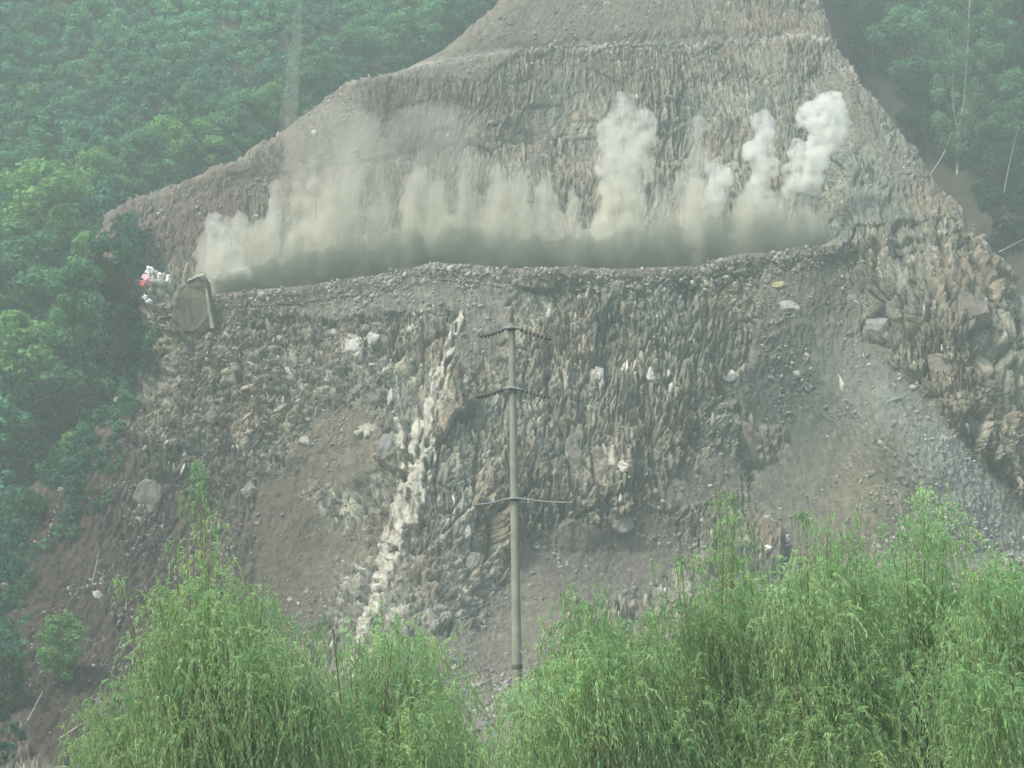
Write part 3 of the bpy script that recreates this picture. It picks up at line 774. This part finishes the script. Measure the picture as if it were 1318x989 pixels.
# far wood: one mass over the whole hillside
vs, fs, cs, off = [], [], [], 0
TP = []
for k in range(7):
    cc0 = [((.05, .17, .12), (.12, .32, .19)), ((.06, .19, .11), (.14, .35, .17)), ((.04, .13, .10), (.10, .25, .16)), ((.09, .22, .10), (.17, .37, .16))][k % 4]
    TP.append(make_crown(500 + k, 6.5, 2.7, 560, .42, *cc0, base=.1, nclump=14))
cnt = 0
for i in range(9500):
    x = rng.uniform(-160, 150); z = rng.uniform(-2, 190)
    y = float(hill_y(np.array(x), np.array(z)))
    px, py = proj(x, y, z)
    if px < -90 or px > 1400 or py < -130 or py > 900: continue
    sp_l = float(np.interp(py, [-150, 0, 62, 100, 160, 242, 300, 420, 560, 680], [800, 652, 566, 452, 372, 196, 136, 192, 118, -10]))
    sp_r = float(np.interp(py, [-150, 0, 60, 150, 215, 290, 340, 400], [1030, 1058, 1078, 1133, 1182, 1240, 1290, 1400]))
    if sp_l + 40 < px < sp_r - 10: continue
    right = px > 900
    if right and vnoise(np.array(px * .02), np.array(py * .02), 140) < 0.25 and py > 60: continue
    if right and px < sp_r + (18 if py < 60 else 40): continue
    s_ = rng.uniform(0.6, 1.15) * (0.8 if right else 1.0); th = rng.uniform(0, 6.28)
    v, f, c, _ = TP[rng.integers(0, 7)]
    big = float(fbm(np.array(x * .035), np.array(z * .035), 141, 3))
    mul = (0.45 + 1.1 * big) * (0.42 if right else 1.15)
    R = np.array([[math.cos(th), -math.sin(th), 0], [math.sin(th), math.cos(th), 0], [0, 0, 1]])
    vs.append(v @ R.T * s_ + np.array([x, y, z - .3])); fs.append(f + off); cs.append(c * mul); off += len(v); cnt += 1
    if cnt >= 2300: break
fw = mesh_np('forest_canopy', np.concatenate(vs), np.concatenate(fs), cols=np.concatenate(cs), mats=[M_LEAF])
tag(fw, 'blue green hazy wood covering the mountainside behind the cut', 'forest', kind='stuff')

wug = (gb(120, 470, 60, 120, 20) * 1.3 + gb(40, 640, 80, 60) + gb(150, 330, 25, 40) + gb(-10, 800, 40, 200)) * (vnoise(PX * .05, PY * .05, 160) > .35)
idx = pick(np.clip(wug - .18, 0, 1), 900)
vs, fs, cs, off = [], [], [], 0
for i in idx:
    v, f, c, _ = TP[rng.integers(0, 7)]; k = rng.integers(0, len(f), 150); s_ = rng.uniform(.12, .34); q4 = v.reshape(-1, 4, 3)[k]; cen = q4.mean(1, keepdims=True)
    q4 = (cen * s_ + (q4 - cen) * .5).reshape(-1, 3); vs.append(q4 + P.reshape(-1, 3)[i] + np.array([0, 0, -.2])); fs.append(np.arange(600).reshape(150, 4) + off); off += 600
    cs.append(c.reshape(-1, 4, 3)[k].reshape(-1, 3) * rng.uniform(.35, .9))
ug = mesh_np('undergrowth', np.concatenate(vs), np.concatenate(fs), cols=np.concatenate(cs), mats=[M_LEAF])
tag(ug, 'dark low scrub covering the left shoulder of the slope', 'undergrowth', kind='stuff')
place_px('broadleaf_tree', 'mid', 2, 96, 432, 335, 'small green tree hugging the cliff just left of the tarpaulin heap', GL, 1.0, Y=203)
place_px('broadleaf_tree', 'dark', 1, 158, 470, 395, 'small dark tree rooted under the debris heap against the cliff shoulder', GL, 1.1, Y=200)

# birch with pale twin trunks in the ravine
def birch():
    ft = hill_hit(1240, 214); root = empty('birch_tree', ft); tag(root, 'tall slender tree with two pale trunks forking low in the dark ravine', 'tree')
    L_ = lambda px, py, dy=0: np.array(at(px, py, ft.y - 1.0 + dy)) - np.array(ft)
    t1 = [L_(1232, 226), L_(1232, 195), L_(1234, 165), L_(1241, 130), L_(1243, 95), L_(1246, 50), L_(1248, 0), L_(1250, -70)]
    t2 = [L_(1234, 175), L_(1227, 140), L_(1226, 100), L_(1226, 60), L_(1222, 0), L_(1220, -50)]
    v, f = tube_np([(t1, np.linspace(.26, .06, 8))], 7); mesh_np('trunk', v, f, mats=[M_PALEBARK], parent=root, smooth=True)
    v, f = tube_np([(t2, np.linspace(.13, .05, 6))], 7); mesh_np('trunk', v, f, mats=[M_PALEBARK], parent=root, smooth=True)
    r = np.random.default_rng(77); cl, pth = [], []
    for i in range(190):
        py = r.uniform(-60, 200); w_ = np.interp(py, [-60, 0, 60, 110, 150, 195], [50, 60, 52, 38, 38, 25]); px = 1240 + r.uniform(-w_, w_)
        c = L_(px, py, r.uniform(-2.0, 2.5)); cl.append((*c, r.uniform(.7, 1.5)))
        s0 = L_(1243, min(py + 25, 170)); pth.append((bez(s0, (s0 + c) / 2 + np.array([0, 0, .5]), c, 5), np.linspace(.028, .01, 5)))
    v, f = tube_np(pth[::3], 4); mesh_np('limbs', v, f, mats=[M_PALEBARK], parent=root)
    cl = np.array(cl); n = 26000; k = r.integers(0, 190, n); d = r.normal(size=(n, 3)); d /= np.linalg.norm(d, axis=1, keepdims=True)
    cen = cl[k, :3] + d * (cl[k, 3] * r.uniform(.2, 1.1, n))[:, None]; cen[:, 2] -= r.uniform(0, .6, n)
    v, f = leaf_quads(cen, d, np.full(n, .23), R=r); ct = r.random(190)[k][:, None]
    mesh_np('crown', v, f, cols=np.repeat(np.array((.09, .20, .10)) * (1 - ct) + np.array((.19, .34, .16)) * ct, 4, 0), mats=[M_LEAF], parent=root)
birch()
# bare leaning trunks in the ravine
def bare(px0, py0, px1, py1, r0, label, bend=0.6, name='bare_trunk'):
    p = hill_hit(px0, py0); Y = min(p.y, 262); a = np.array(at(px0, py0, Y)); b = np.array(at(px1, py1, Y - 1)); m = (a + b) / 2 + np.array([bend, 0, 0])
    v, f = tube_np([(bez(a, m, b, 8) - a, np.linspace(r0, r0 * .35, 8))]); o = mesh_np(name, v, f, mats=[M_PALEBARK], smooth=True); o.location = a
    tag(o, label, 'tree trunk', 'bare leaning trunks in the ravine')
bare(1196, 226, 1224, 170, .11, 'bare pale trunk leaning from the cliff edge toward the birch', 1.0)
bare(1285, 325, 1330, 302, .10, 'bare pale trunk lying at the right edge of the photo', 0)
bare(1292, 250, 1312, 160, .07, 'thin bare stem standing right of the birch in the dark ravine', -.3)

# ------------------------------------------------------------------ bushes on the soil slope
def bush(px, py, wpx, hpx, cols, label, name='shrub', n=3600, Yoff=-.5):
    p, nn = surf(px, py + hpx * .45); sca = p.y / F; r = np.random.default_rng(int(px * 7 + py))
    H, Rr = hpx * sca, wpx * sca / 2
    root = empty(name, p + Vector((0, Yoff, -.1))); tag(root, label, 'shrub', 'shrubs on the slope')
    v, f, c, cl = make_crown(int(px), H, Rr, n, .2, *cols, base=.05, nclump=46, shape='round')
    mesh_np('crown', v, f, cols=c, mats=[M_LEAF], parent=root)
    v, f = tube_np(trunk_paths(int(px), H, cl, .05), 5); mesh_np('stem', v, f, mats=[M_BARK], parent=root)
bush(78, 835, 62, 90, G_BRT, 'bright green shrub growing on the dark soil at lower left')
bush(90, 570, 26, 24, G_BRT, 'small pale green shrub on the soil below the dark wood', n=600)
bush(40, 650, 46, 26, ((.05, .10, .04), (.11, .18, .06)), 'low green shrub at the left edge where the wood meets the soil', n=900)
bush(12, 880, 60, 70, ((.03, .06, .03), (.06, .1, .045)), 'dark green shrub at the left edge below the bright one', n=1500)
bush(255, 618, 30, 46, G_BRT, 'small light green shrub on the slab above the left willow', n=700)
bush(205, 600, 22, 40, ((.06, .1, .04), (.12, .18, .07)), 'thin twiggy shrub on the grey slab above the left willow', n=300)
bush(1245, 250, 30, 20, G_DRK, 'low dark shrub under the birch on the cliff rim', n=500) if False else None

# ------------------------------------------------------------------ dead sticks on the brown slope
r = np.random.default_rng(5)
for k, (px0, py0, px1, py1, lb) in enumerate([(118, 745, 128, 705, 'pale dead stick upright on the dark soil slope'), (85, 905, 150, 890, 'pale dead stick lying flat on the soil at lower left'),
        (60, 960, 150, 905, 'long bare branch leaning up to the left willow'), (35, 925, 55, 890, 'short bare stick at lower left corner')]):
    a, _n = surf(px0, py0); a = np.array(a); b = np.array(at(px1, py1, a[1] - .3)); v, f = tube_np([(bez(a, (a + b) / 2 + np.array([.1, 0, .2]), b, 6) - a, np.linspace(.07, .03, 6))], 5)
    o = mesh_np('dead_branch', v, f, mats=[M_PALEBARK]); o.location = a; tag(o, lb, 'branch', 'dead branches on the soil slope')

# ------------------------------------------------------------------ power pole
YP = 55.0
pb = at(668, 990, YP); gzp = float(ground_z(np.array(pb.x), np.array(YP)))
pt = at(658.5, 418, YP)
base = np.array((pb.x + 0.05, YP, gzp)); top = np.array(pt)
root = empty('power_pole', base); tag(root, 'tall weathered concrete power pole with three levels of insulator strings', 'power pole')
lp = lambda px, py, dy=0.0: np.array(at(px, py, YP + dy)) - base
t = np.linspace(0, 1, 14)[:, None]
axis = (base * (1 - t) + top * t) - base
axis[0, 2] -= 0.5
v, f = tube_np([(axis, np.linspace(.165, .098, 14))], 20); mesh_np('shaft', v, f, mats=[M_CONC], parent=root, smooth=True)
v, f = tube_np([([lp(658.5, 418), lp(658.5, 416.5)], [.098, .03])], 20); mesh_np('pole_cap', v, f, mats=[M_CONC], parent=root)
def on_axis(py):
    a = base; b = top; z = at(660, py, YP).z; k = (z - a[2]) / (b[2] - a[2]); return a + (b - a) * k - base
for py in (423, 504, 643, 858):
    c = on_axis(py); v, f = tube_np([([c - (0, 0, .05), c + (0, 0, .05)], [.165 if py > 800 else .135] * 2)], 20); mesh_np('clamp_band', v, f, mats=[M_STEEL if py < 800 else M_DARKPORC], parent=root, smooth=True)
def insulator(p0, p1, nd, rd, m, spikes=0.0, wire=True):
    """string of discs strung between two points"""
    p0 = np.array(p0); p1 = np.array(p1); d = (p1 - p0); ln_ = np.linalg.norm(d); d /= ln_
    sag = np.array([0, 0, -.03])
    pts, rad = [p0], [.018]
    for i in range(nd):
        c = p0 + d * ln_ * (i + .6) / (nd + .4) + sag * math.sin(math.pi * i / nd); st_ = ln_ / nd
        for o_, rr in ((-.42, .02), (-.18, .028), (-.12, rd * .55), (-.02, rd), (.04, rd * .96), (.06, .03), (.3, .02)):
            pts.append(c + d * st_ * o_); rad.append(rr)
    pts.append(p1); rad.append(.018)
    v, f = tube_np([(np.array(pts), np.array(rad))], 12); return mesh_np('insulator_string', v, f, mats=[m], parent=root)
# crossarm steel at each level
for (x0, y0, x1, y1) in ((648, 423, 671, 424), (646, 501, 673, 502), (645, 644, 676, 643)):
    a, b = lp(x0, y0, -.12), lp(x1, y1, -.12)
    v, f = tube_np([(np.array([a, (a + b) / 2 + (0, -.03, .04), b]), [.032, .05, .032])], 6); mesh_np('crossarm', v, f, mats=[M_STEEL], parent=root)
insulator(lp(650, 424, -.1), lp(616, 433, -.5), 7, .08, M_DARKPORC)
insulator(lp(669, 424, -.1), lp(712, 437, -.5), 8, .07, M_DARKPORC)
insulator(lp(648, 501, -.1), lp(612, 511, -.5), 8, .085, M_DARKPORC)
insulator(lp(671, 502, -.1), lp(710, 512, -.5), 8, .062, M_DARKPORC)
insulator(lp(648, 644, -.1), lp(610, 650, -.5), 9, .042, M_PALEPORC)
insulator(lp(674, 643, -.1), lp(738, 647, -.5), 14, .036, M_PALEPORC)
for (a, m_, b) in (((616, 433), (640, 500), (712, 437)), ((612, 511), (650, 570), (710, 512))):
    A, Bm, Cc = lp(*a, -.5), lp(m_[0] + 10, m_[1], -.7), lp(*b, -.5)
    v, f = tube_np([(bez(A, Bm, Cc, 24), np.full(24, .006))], 5); mesh_np('jumper_wire', v, f, mats=[M_STEEL], parent=root)

# ------------------------------------------------------------------ foreground willows
def willow(name, base_px, Y, clumps, label, seed, lean_=0.0, c0=(.21, .42, .16), c1=(.54, .79, .37), leaf=.105):
    """clumps: (px, py, radius px, strands) - crown masses that throw arching, hanging strands"""
    r = np.random.default_rng(seed)
    bx = at(base_px, 900, Y).x; gz_ = float(ground_z(np.array(bx), np.array(Y))); b0 = np.array((bx, Y, gz_))
    root = empty(name, b0); tag(root, label, 'willow tree', 'willows in the foreground')
    sca = Y / F * 1.01
    cl = []
    ytop = min(c_[1] for c_ in clumps)
    extra = []
    for (px, py, rp, ns) in clumps:
        for _ in range(2): extra.append((px + r.normal(0, rp * .7), py - rp * r.uniform(.2, 1.0), rp * r.uniform(.3, .5), max(5, ns * .10)))
    for (px, py, rp, ns) in list(clumps) + extra:
        c = np.array(at(px, py, Y + r.uniform(-2.0, 2.0))); cl.append((c, rp * sca, ns))
    # trunk and limbs
    fork = np.array((bx + r.normal(0, .15), Y, gz_ + 2.2)); pths = []
    for c, rad, ns in cl:
        mid = (fork + c) / 2 + np.array([(c[0] - fork[0]) * .2, 0, .3])
        pths.append((bez(fork - b0, mid - b0, c - b0, 9), np.linspace(.05, .007, 9)))
    v, f = tube_np([(np.array([b0 - b0 - (0, 0, .4), (fork - b0) * .5 + (.06, 0, 0), fork - b0 + (0, 0, .1)]), [.24, .2, .16])], 12)
    mesh_np('trunk', v, f, mats=[M_BARK], parent=root, smooth=True)
    v, f = tube_np(pths, 6); mesh_np('limbs', v, f, mats=[M_TWIG], parent=root, smooth=True)
    V, Fq, Cq, off = [], [], [], 0
    SV, SF, so = [], [], 0
    for c, rad, ns in cl:
        tone = r.uniform(-.15, .55)
        for s_ in range(int(ns * (1.0 if c[2] > 4.5 else 1.9))):
            th = r.uniform(0, 6.283); e = r.uniform(-.2, 1.0)
            d = np.array([math.cos(th), math.sin(th) * .8, 0])
            st0 = c + np.clip(r.normal(0, .56, 3), -1.3, 1.3) * rad * np.array([1, 1, .75])
            shoot = r.random() < .22; tone_s = r.normal(0, .12); yel = np.array((1.22, 1.04, .85)) if r.random() < .1 else np.array((1., 1., 1.))
            ln_ = rad * r.uniform(.7, 1.5) + .12; n = max(10, int(ln_ / .036))
            rise = r.uniform(.9, 1.9) if shoot else r.uniform(.0, .7); drop = r.uniform(.4, 1.0) if shoot else r.uniform(.7, 1.7)
            t = np.linspace(0, 1, n)[:, None]
            path = st0 + d * ln_ * (r.uniform(.15, .8) * t ** .8) + np.array([0, 0, 1.]) * ln_ * (rise * t * (1 - t) * 1.6 - drop * t ** 2)
            path = path + np.array([r.normal(.16, .2), 0, 0]) * ln_ * t ** 2 + r.normal(0, .008, (n, 3))
            tg = np.gradient(path, axis=0); tg /= np.linalg.norm(tg, axis=1, keepdims=True)
            sd = np.cross(tg, r.normal(size=3)); sd /= np.linalg.norm(sd, axis=1, keepdims=True)
            alt = np.where(np.arange(n) % 2, 1., -1.)[:, None]
            ld = tg * .8 + sd * alt * .38 + r.normal(0, .14, (n, 3)) + np.array([.05, 0, -.6]); ld /= np.linalg.norm(ld, axis=1, keepdims=True)
            wv = np.cross(ld, r.normal(size=(n, 3))); wv /= np.linalg.norm(wv, axis=1, keepdims=True)
            L1 = (leaf * 1.22 * r.uniform(.7, 1.4, n))[:, None]; W1 = L1 * .115
            keep = r.random(n) < .9
            q4 = np.stack([path, path + ld * L1 * .4 + wv * W1, path + ld * L1, path + ld * L1 * .4 - wv * W1], 1)[keep]
            m = len(q4); V.append(q4.reshape(-1, 3) - b0); Fq.append(np.arange(4 * m).reshape(m, 4) + off); off += 4 * m
            ct = np.clip(tone + tone_s + r.uniform(0, .5) + r.normal(0, .12, (m, 1)), 0, 1)
            Cq.append(np.repeat((np.array(c0) * (1 - ct) + np.array(c1) * ct) * yel, 4, 0))
            # twig ribbon
            pr = path[::4]; 
            if len(pr) > 1:
                ww = np.array([.004, 0, 0]); a = pr - b0 - ww; b = pr - b0 + ww
                SV.append(np.stack([a, b], 1).reshape(-1, 3)); k = np.arange(len(pr) - 1) * 2 + so
                SF.append(np.stack([k, k + 1, k + 3, k + 2], -1)); so += 2 * len(pr)
    mesh_np('foliage', np.concatenate(V), np.concatenate(Fq), cols=np.concatenate(Cq), mats=[M_WILLOW], parent=root)
    if len(clumps) > 4: mesh_np('twigs', np.concatenate(SV), np.concatenate(SF), mats=[M_TWIG], parent=root)
    return off // 4

def fill(x0, x1, ytop, ybot, n, rp, ns, seed):
    """clumps spread evenly under an outline given by ytop(px)"""
    r = np.random.default_rng(seed); out = []
    for i in range(n):
        px = x0 + (x1 - x0) * (i + r.uniform(.1, .9)) / n; yt = float(np.interp(px, *ytop)); py = yt + rp * .7 + (ybot - yt - rp * .5) * r.uniform(0, 1) ** .8
        out.append((px, py, rp * r.uniform(.75, 1.25), ns))
    return out
nl = 0
nl += willow('willow', 285, 46, [(258, 650, 22, 9), (268, 690, 24, 11), (238, 720, 26, 10), (285, 740, 30, 14), (212, 770, 30, 20), (262, 790, 44, 70), (318, 800, 44, 70), (225, 835, 44, 60),
     (290, 860, 60, 110), (350, 870, 55, 100), (240, 910, 60, 110), (180, 930, 50, 80), (320, 940, 65, 130), (390, 930, 50, 90), (140, 970, 45, 70), (250, 985, 60, 110), (345, 1000, 60, 110)],
     'tall pale green willow at lower left reaching up the slope', 1)
nl += willow('willow', 470, 50, [(500, 835, 42, 45), (545, 850, 40, 40), (460, 870, 40, 40), (520, 900, 55, 80), (450, 930, 50, 90), (560, 930, 45, 60), (505, 975, 60, 110), (430, 985, 50, 90), (575, 985, 42, 60)],
     'low willow between the tall left willow and the power pole', 2)
nl += willow('willow', 760, 44, [(742, 775, 26, 14), (755, 815, 36, 40), (795, 835, 40, 60), (720, 865, 42, 60), (765, 880, 55, 110), (830, 880, 55, 110), (700, 925, 45, 80), (760, 950, 60, 130), (830, 960, 60, 130), (690, 985, 45, 80)],
     'bright willow just right of the power pole', 3)
nl += willow('willow', 930, 47, [(936, 650, 20, 14), (942, 690, 26, 24), (872, 735, 22, 14), (940, 745, 40, 60), (900, 800, 46, 80), (960, 800, 55, 110), (880, 860, 50, 100), (950, 880, 60, 130), (900, 940, 60, 130), (970, 960, 60, 130)],
     'willow with a thin tall top shoot left of the white bags', 4)
nl += willow('willow', 1060, 45, [(1034, 672, 12, 8), (1058, 742, 40, 60), (1085, 700, 30, 40), (1040, 780, 55, 110), (1100, 770, 50, 100), (1060, 850, 60, 140), (1020, 900, 60, 130), (1110, 880, 60, 140), (1070, 960, 65, 150)],
     'broad willow standing behind the white bags, its crown the middle one on the right', 5)
nl += willow('willow', 1190, 48, [(1192, 655, 30, 36), (1165, 690, 36, 50), (1215, 700, 34, 50), (1180, 760, 50, 100), (1230, 790, 50, 100), (1150, 830, 55, 120), (1210, 860, 60, 140), (1160, 930, 60, 140), (1230, 950, 60, 140)],
     'tall willow whose top stands in front of the gravel fan', 6, c0=(.20, .40, .16), c1=(.51, .75, .36))
nl += willow('willow', 1320, 43, [(1285, 755, 40, 60), (1325, 775, 45, 80), (1270, 820, 50, 100), (1320, 850, 60, 140), (1265, 900, 60, 140), (1320, 940, 60, 140), (1280, 985, 60, 130)],
     'willow cut off by the right edge of the photo', 7)
nl += willow('willow', 640, 52, [(600, 960, 36, 40), (640, 985, 36, 40), (665, 900, 18, 14)],
     'small sparse willow at the foot of the power pole', 8)
print('willow leaves', nl)

# ------------------------------------------------------------------ dust of the blast
def dust_material(name, density, color, scale=0.45, contrast=0.45, stretch=1.0, aniso=0.2, top=None):
    m = bpy.data.materials.new(name); m.use_nodes = True; nt = m.node_tree
    nt.nodes.remove(nt.nodes['Principled BSDF']); out = nt.nodes['Material Output']
    vol = nt.nodes.new('ShaderNodeVolumePrincipled'); vol.inputs['Color'].default_value = (*color, 1)
    vol.inputs['Anisotropy'].default_value = aniso; vol.inputs['Density'].default_value = density
    if contrast > 0:
        tc = nt.nodes.new('ShaderNodeTexCoord'); mp = nt.nodes.new('ShaderNodeMapping'); mp.inputs['Scale'].default_value = (1, 1, stretch)
        nt.links.new(tc.outputs['Object'], mp.inputs[0])
        n = nt.nodes.new('ShaderNodeTexNoise'); n.inputs['Scale'].default_value = scale; n.inputs['Detail'].default_value = 3
        nt.links.new(mp.outputs[0], n.inputs['Vector'])
        mr = nt.nodes.new('ShaderNodeMapRange'); mr.inputs['From Min'].default_value = contrast; mr.inputs['From Max'].default_value = contrast + .22
        mr.inputs['To Min'].default_value = density * .08; mr.inputs['To Max'].default_value = density
        nt.links.new(n.outputs['Fac'], mr.inputs['Value']); last = mr.outputs[0]
        if top is not None:      # thins out with height: top = (z where full, z where gone)
            sx = nt.nodes.new('ShaderNodeSeparateXYZ'); nt.links.new(tc.outputs['Object'], sx.inputs[0])
            m2 = nt.nodes.new('ShaderNodeMapRange'); m2.inputs['From Min'].default_value = top[0]; m2.inputs['From Max'].default_value = top[1]
            m2.inputs['To Min'].default_value = 1; m2.inputs['To Max'].default_value = 0.1; nt.links.new(sx.outputs['Z'], m2.inputs['Value'])
            ml = nt.nodes.new('ShaderNodeMath'); ml.operation = 'MULTIPLY'; nt.links.new(last, ml.inputs[0]); nt.links.new(m2.outputs[0], ml.inputs[1]); last = ml.outputs[0]
        nt.links.new(last, vol.inputs['Density'])
    nt.links.new(vol.outputs[0], out.inputs['Volume'])
    return m
YB = 212.0
clouds = bpy.data.textures.new('billow', 'CLOUDS'); clouds.noise_scale = 1.7; clouds.noise_depth = 4
def plume(puffs, m, label, voxel=0.22, billow=1.5, Y=YB, group='dust plumes of the blast', name='dust_plume', deep=0.8, kind=None):
    """puffs: (px, py, rx px, ry px[, dY]) merged into one billowing closed hull"""
    sca = Y * 1.02 / F; p0 = at(puffs[-1][0], puffs[-1][1], Y)
    bm = bmesh.new()
    for q_ in puffs:
        dY = q_[4] if len(q_) > 4 else 0
        c = at(q_[0], q_[1], Y + dY) - p0; rx, rz = q_[2] * sca * 1.22, q_[3] * sca * 1.15
        mtx = Matrix.Translation(c) @ Matrix.Diagonal((rx, min(rx, 3.6) * deep, rz, 1))
        bmesh.ops.create_icosphere(bm, subdivisions=2, radius=1, matrix=mtx)
    o = bm_obj(name, bm, m); o.location = p0
    rm = o.modifiers.new('merge', 'REMESH'); rm.mode = 'VOXEL'; rm.voxel_size = voxel
    if billow > 0:
        dm = o.modifiers.new('billow', 'DISPLACE'); dm.texture = clouds; dm.strength = billow; dm.mid_level = 0.55; dm.texture_coords = 'GLOBAL'
    tag(o, label, 'dust plume', group, kind)
    return o
WH = (.97, .97, .925); BG = (.935, .925, .84); DK = (.55, .56, .49)
D_white = dust_material('white_dust', 1.25, WH, .9, .38)
D_pale = dust_material('pale_dust', .58, BG, .6, .40)
D_beige = dust_material('beige_dust', .42, (.93, .91, .82), .4, .38, .4)
D_faint = dust_material('faint_dust', .13, BG, .3, .42, .35)
D_grey = dust_material('grey_dust', .35, DK, .35, .40, .25)

plume([(1068, 135, 19, 20), (1080, 160, 17, 22), (1058, 158, 20, 18), (1063, 182, 22, 18), (1040, 150, 14, 22, 1), (1028, 195, 13, 16), (1046, 208, 22, 16), (1022, 222, 14, 14), (1040, 232, 20, 18), (1050, 195, 20, 14), (1015, 240, 12, 14)],
      D_white, 'tall white billowing dust plume farthest right, leaning over the bench end')
plume([(1040, 262, 18, 26), (1048, 290, 19, 28), (1040, 320, 20, 20)], D_grey, 'grey dust stalk under the farthest right plume')
plume([(983, 156, 13, 15), (986, 180, 14, 22), (972, 196, 17, 16), (984, 215, 16, 16), (975, 238, 16, 16), (985, 272, 18, 30)], D_white, 'white dust plume second from the right, narrow and upright')
plume([(918, 220, 12, 14), (926, 230, 15, 18), (920, 252, 15, 18), (914, 280, 12, 22), (916, 300, 14, 26)], D_white, 'short bright dust plume third from the right')
plume([(900, 165, 14, 16), (900, 200, 17, 30), (890, 245, 20, 35), (882, 290, 20, 36)], D_beige, 'faint beige dust plume left of the short bright one')
plume([(805, 138, 17, 20), (790, 165, 20, 22), (822, 162, 22, 24), (806, 180, 34, 28), (805, 215, 34, 34), (800, 255, 30, 36), (795, 300, 32, 40)], D_pale, 'largest pale dust plume rising left of centre right, broad with a rounded head')
plume([(698, 250, 11, 14), (694, 275, 13, 20), (676, 280, 9, 16), (688, 305, 20, 22)], D_pale, 'small round headed pale plume in the middle of the bench')
plume([(640, 225, 10, 14), (646, 255, 18, 26), (632, 290, 26, 30)], D_beige, 'soft beige plume left of the small round headed one')
plume([(545, 232, 14, 16), (556, 260, 16, 26), (578, 262, 10, 22), (565, 300, 28, 34)], D_beige, 'beige plume in the left middle of the bench')
plume([(470, 150, 20, 34), (455, 200, 26, 34), (440, 250, 30, 36), (435, 300, 36, 40)], D_faint, 'tall thin veil of dust drifting up the face left of the middle', deep=1.2)
plume([(382, 238, 8, 16), (386, 262, 11, 24), (385, 300, 16, 34)], D_pale, 'small pale plume second from the left')
plume([(405, 240, 10, 14), (412, 265, 14, 26), (410, 300, 20, 36)], D_beige, 'beige plume beside the small pale one')
plume([(277, 292, 13, 17), (283, 312, 18, 24), (290, 338, 24, 24), (300, 354, 24, 12)], D_pale, 'rounded pale dust plume farthest left beside the rock block', Y=209)
D_brown = dust_material('brown_dust', .26, (.72, .66, .56), .35, .36, .2)
plume([(560, 170, 60, 36), (520, 215, 90, 40), (600, 240, 90, 40), (430, 190, 60, 60)], dust_material('veil_dust', .085, (.72, .69, .60), .25, .36, .4), 'wide brown veil of drifting dust in front of the upper left face', deep=1.0, name='dust_veil')
jet = plume([(386, -20, 6, 40), (382, 40, 7, 50), (376, 110, 9, 55), (370, 170, 11, 50), (374, 230, 14, 50)], D_brown, 'thin brown dust jet shot high above the left rim', billow=.5, name='dust_jet', Y=212)

# low curtain of dust along the whole bench, made of many ragged fingers merged into one body
def curtain(name, label, x0, x1, tops, width, depth, m, seed, voxel=.45, billow=1.3, step=13, Y=YB):
    r = np.random.default_rng(seed); p0 = at((x0 + x1) / 2, 345, Y); sca = Y * 1.02 / F; bm = bmesh.new()
    px = x0
    while px <= x1:
        bot = float(ip(px, CREST)) + 4; h = float(np.interp(px, *zip(*tops))) * r.uniform(.42, 1.15)
        w_ = width * r.uniform(.7, 1.3); c = at(px, bot - h / 2, Y + r.uniform(-1, 1)) - p0
        bmesh.ops.create_icosphere(bm, subdivisions=2, radius=1, matrix=Matrix.Translation(c) @ Matrix.Diagonal((w_ * sca, depth * r.uniform(.7, 1.1), h * .58 * sca, 1)))
        px += step * r.uniform(.7, 1.3)
    o = bm_obj(name, bm, m); o.location = p0
    rm = o.modifiers.new('merge', 'REMESH'); rm.mode = 'VOXEL'; rm.voxel_size = voxel
    dm = o.modifiers.new('billow', 'DISPLACE'); dm.texture = clouds; dm.strength = billow; dm.mid_level = .5; dm.texture_coords = 'GLOBAL'
    tag(o, label, 'dust cloud', kind='stuff')
curtain('dust_cloud', 'pale streaked curtain of blast dust rising along the whole bench', 266, 1050,
        [(266, 85), (330, 115), (400, 150), (440, 165), (520, 150), (600, 135), (680, 125), (740, 115), (800, 125), (860, 125), (950, 110), (1050, 80)], 12, 3.0,
        dust_material('curtain_dust', .40, (.80, .785, .68), .32, .36, .14, top=(7.5, 15)), 5, voxel=.35, billow=2.0, step=8)
curtain('dust_base', 'dark dust hugging the foot of the blast on the bench, soil tone and shade in its colour', 285, 1060,
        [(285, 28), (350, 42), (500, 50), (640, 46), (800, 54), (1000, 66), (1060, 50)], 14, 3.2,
        dust_material('shaded_soil_dust', .75, (.30, .33, .27), .4, .36, .12, top=(.5, 6.0)), 6, Y=YB - 1.2, step=7, billow=2.2)  # dark colour holds soil tone plus the painted self-shading of the curtain's foot

# ------------------------------------------------------------------ haze
def haze():
    bm = bmesh.new(); bmesh.ops.create_cube(bm, size=1)
    x0, x1, y0, y1, z0, z1 = -430, 430, -70, 570, -9.5, 250
    for v in bm.verts: v.co = Vector(((x0 + x1) / 2 + v.co.x * (x1 - x0), (y0 + y1) / 2 + v.co.y * (y1 - y0), (z0 + z1) / 2 + v.co.z * (z1 - z0)))
    m = bpy.data.materials.new('haze'); m.use_nodes = True; nt = m.node_tree; nt.nodes.remove(nt.nodes['Principled BSDF'])
    vol = nt.nodes.new('ShaderNodeVolumePrincipled'); vol.inputs['Color'].default_value = (.82, .985, .915, 1); vol.inputs['Density'].default_value = HAZE_DENSITY
    vol.inputs['Anisotropy'].default_value = 0.1
    nt.links.new(vol.outputs[0], nt.nodes['Material Output'].inputs['Volume'])
    o = bm_obj('haze', bm, m); tag(o, kind='stuff')
haze()
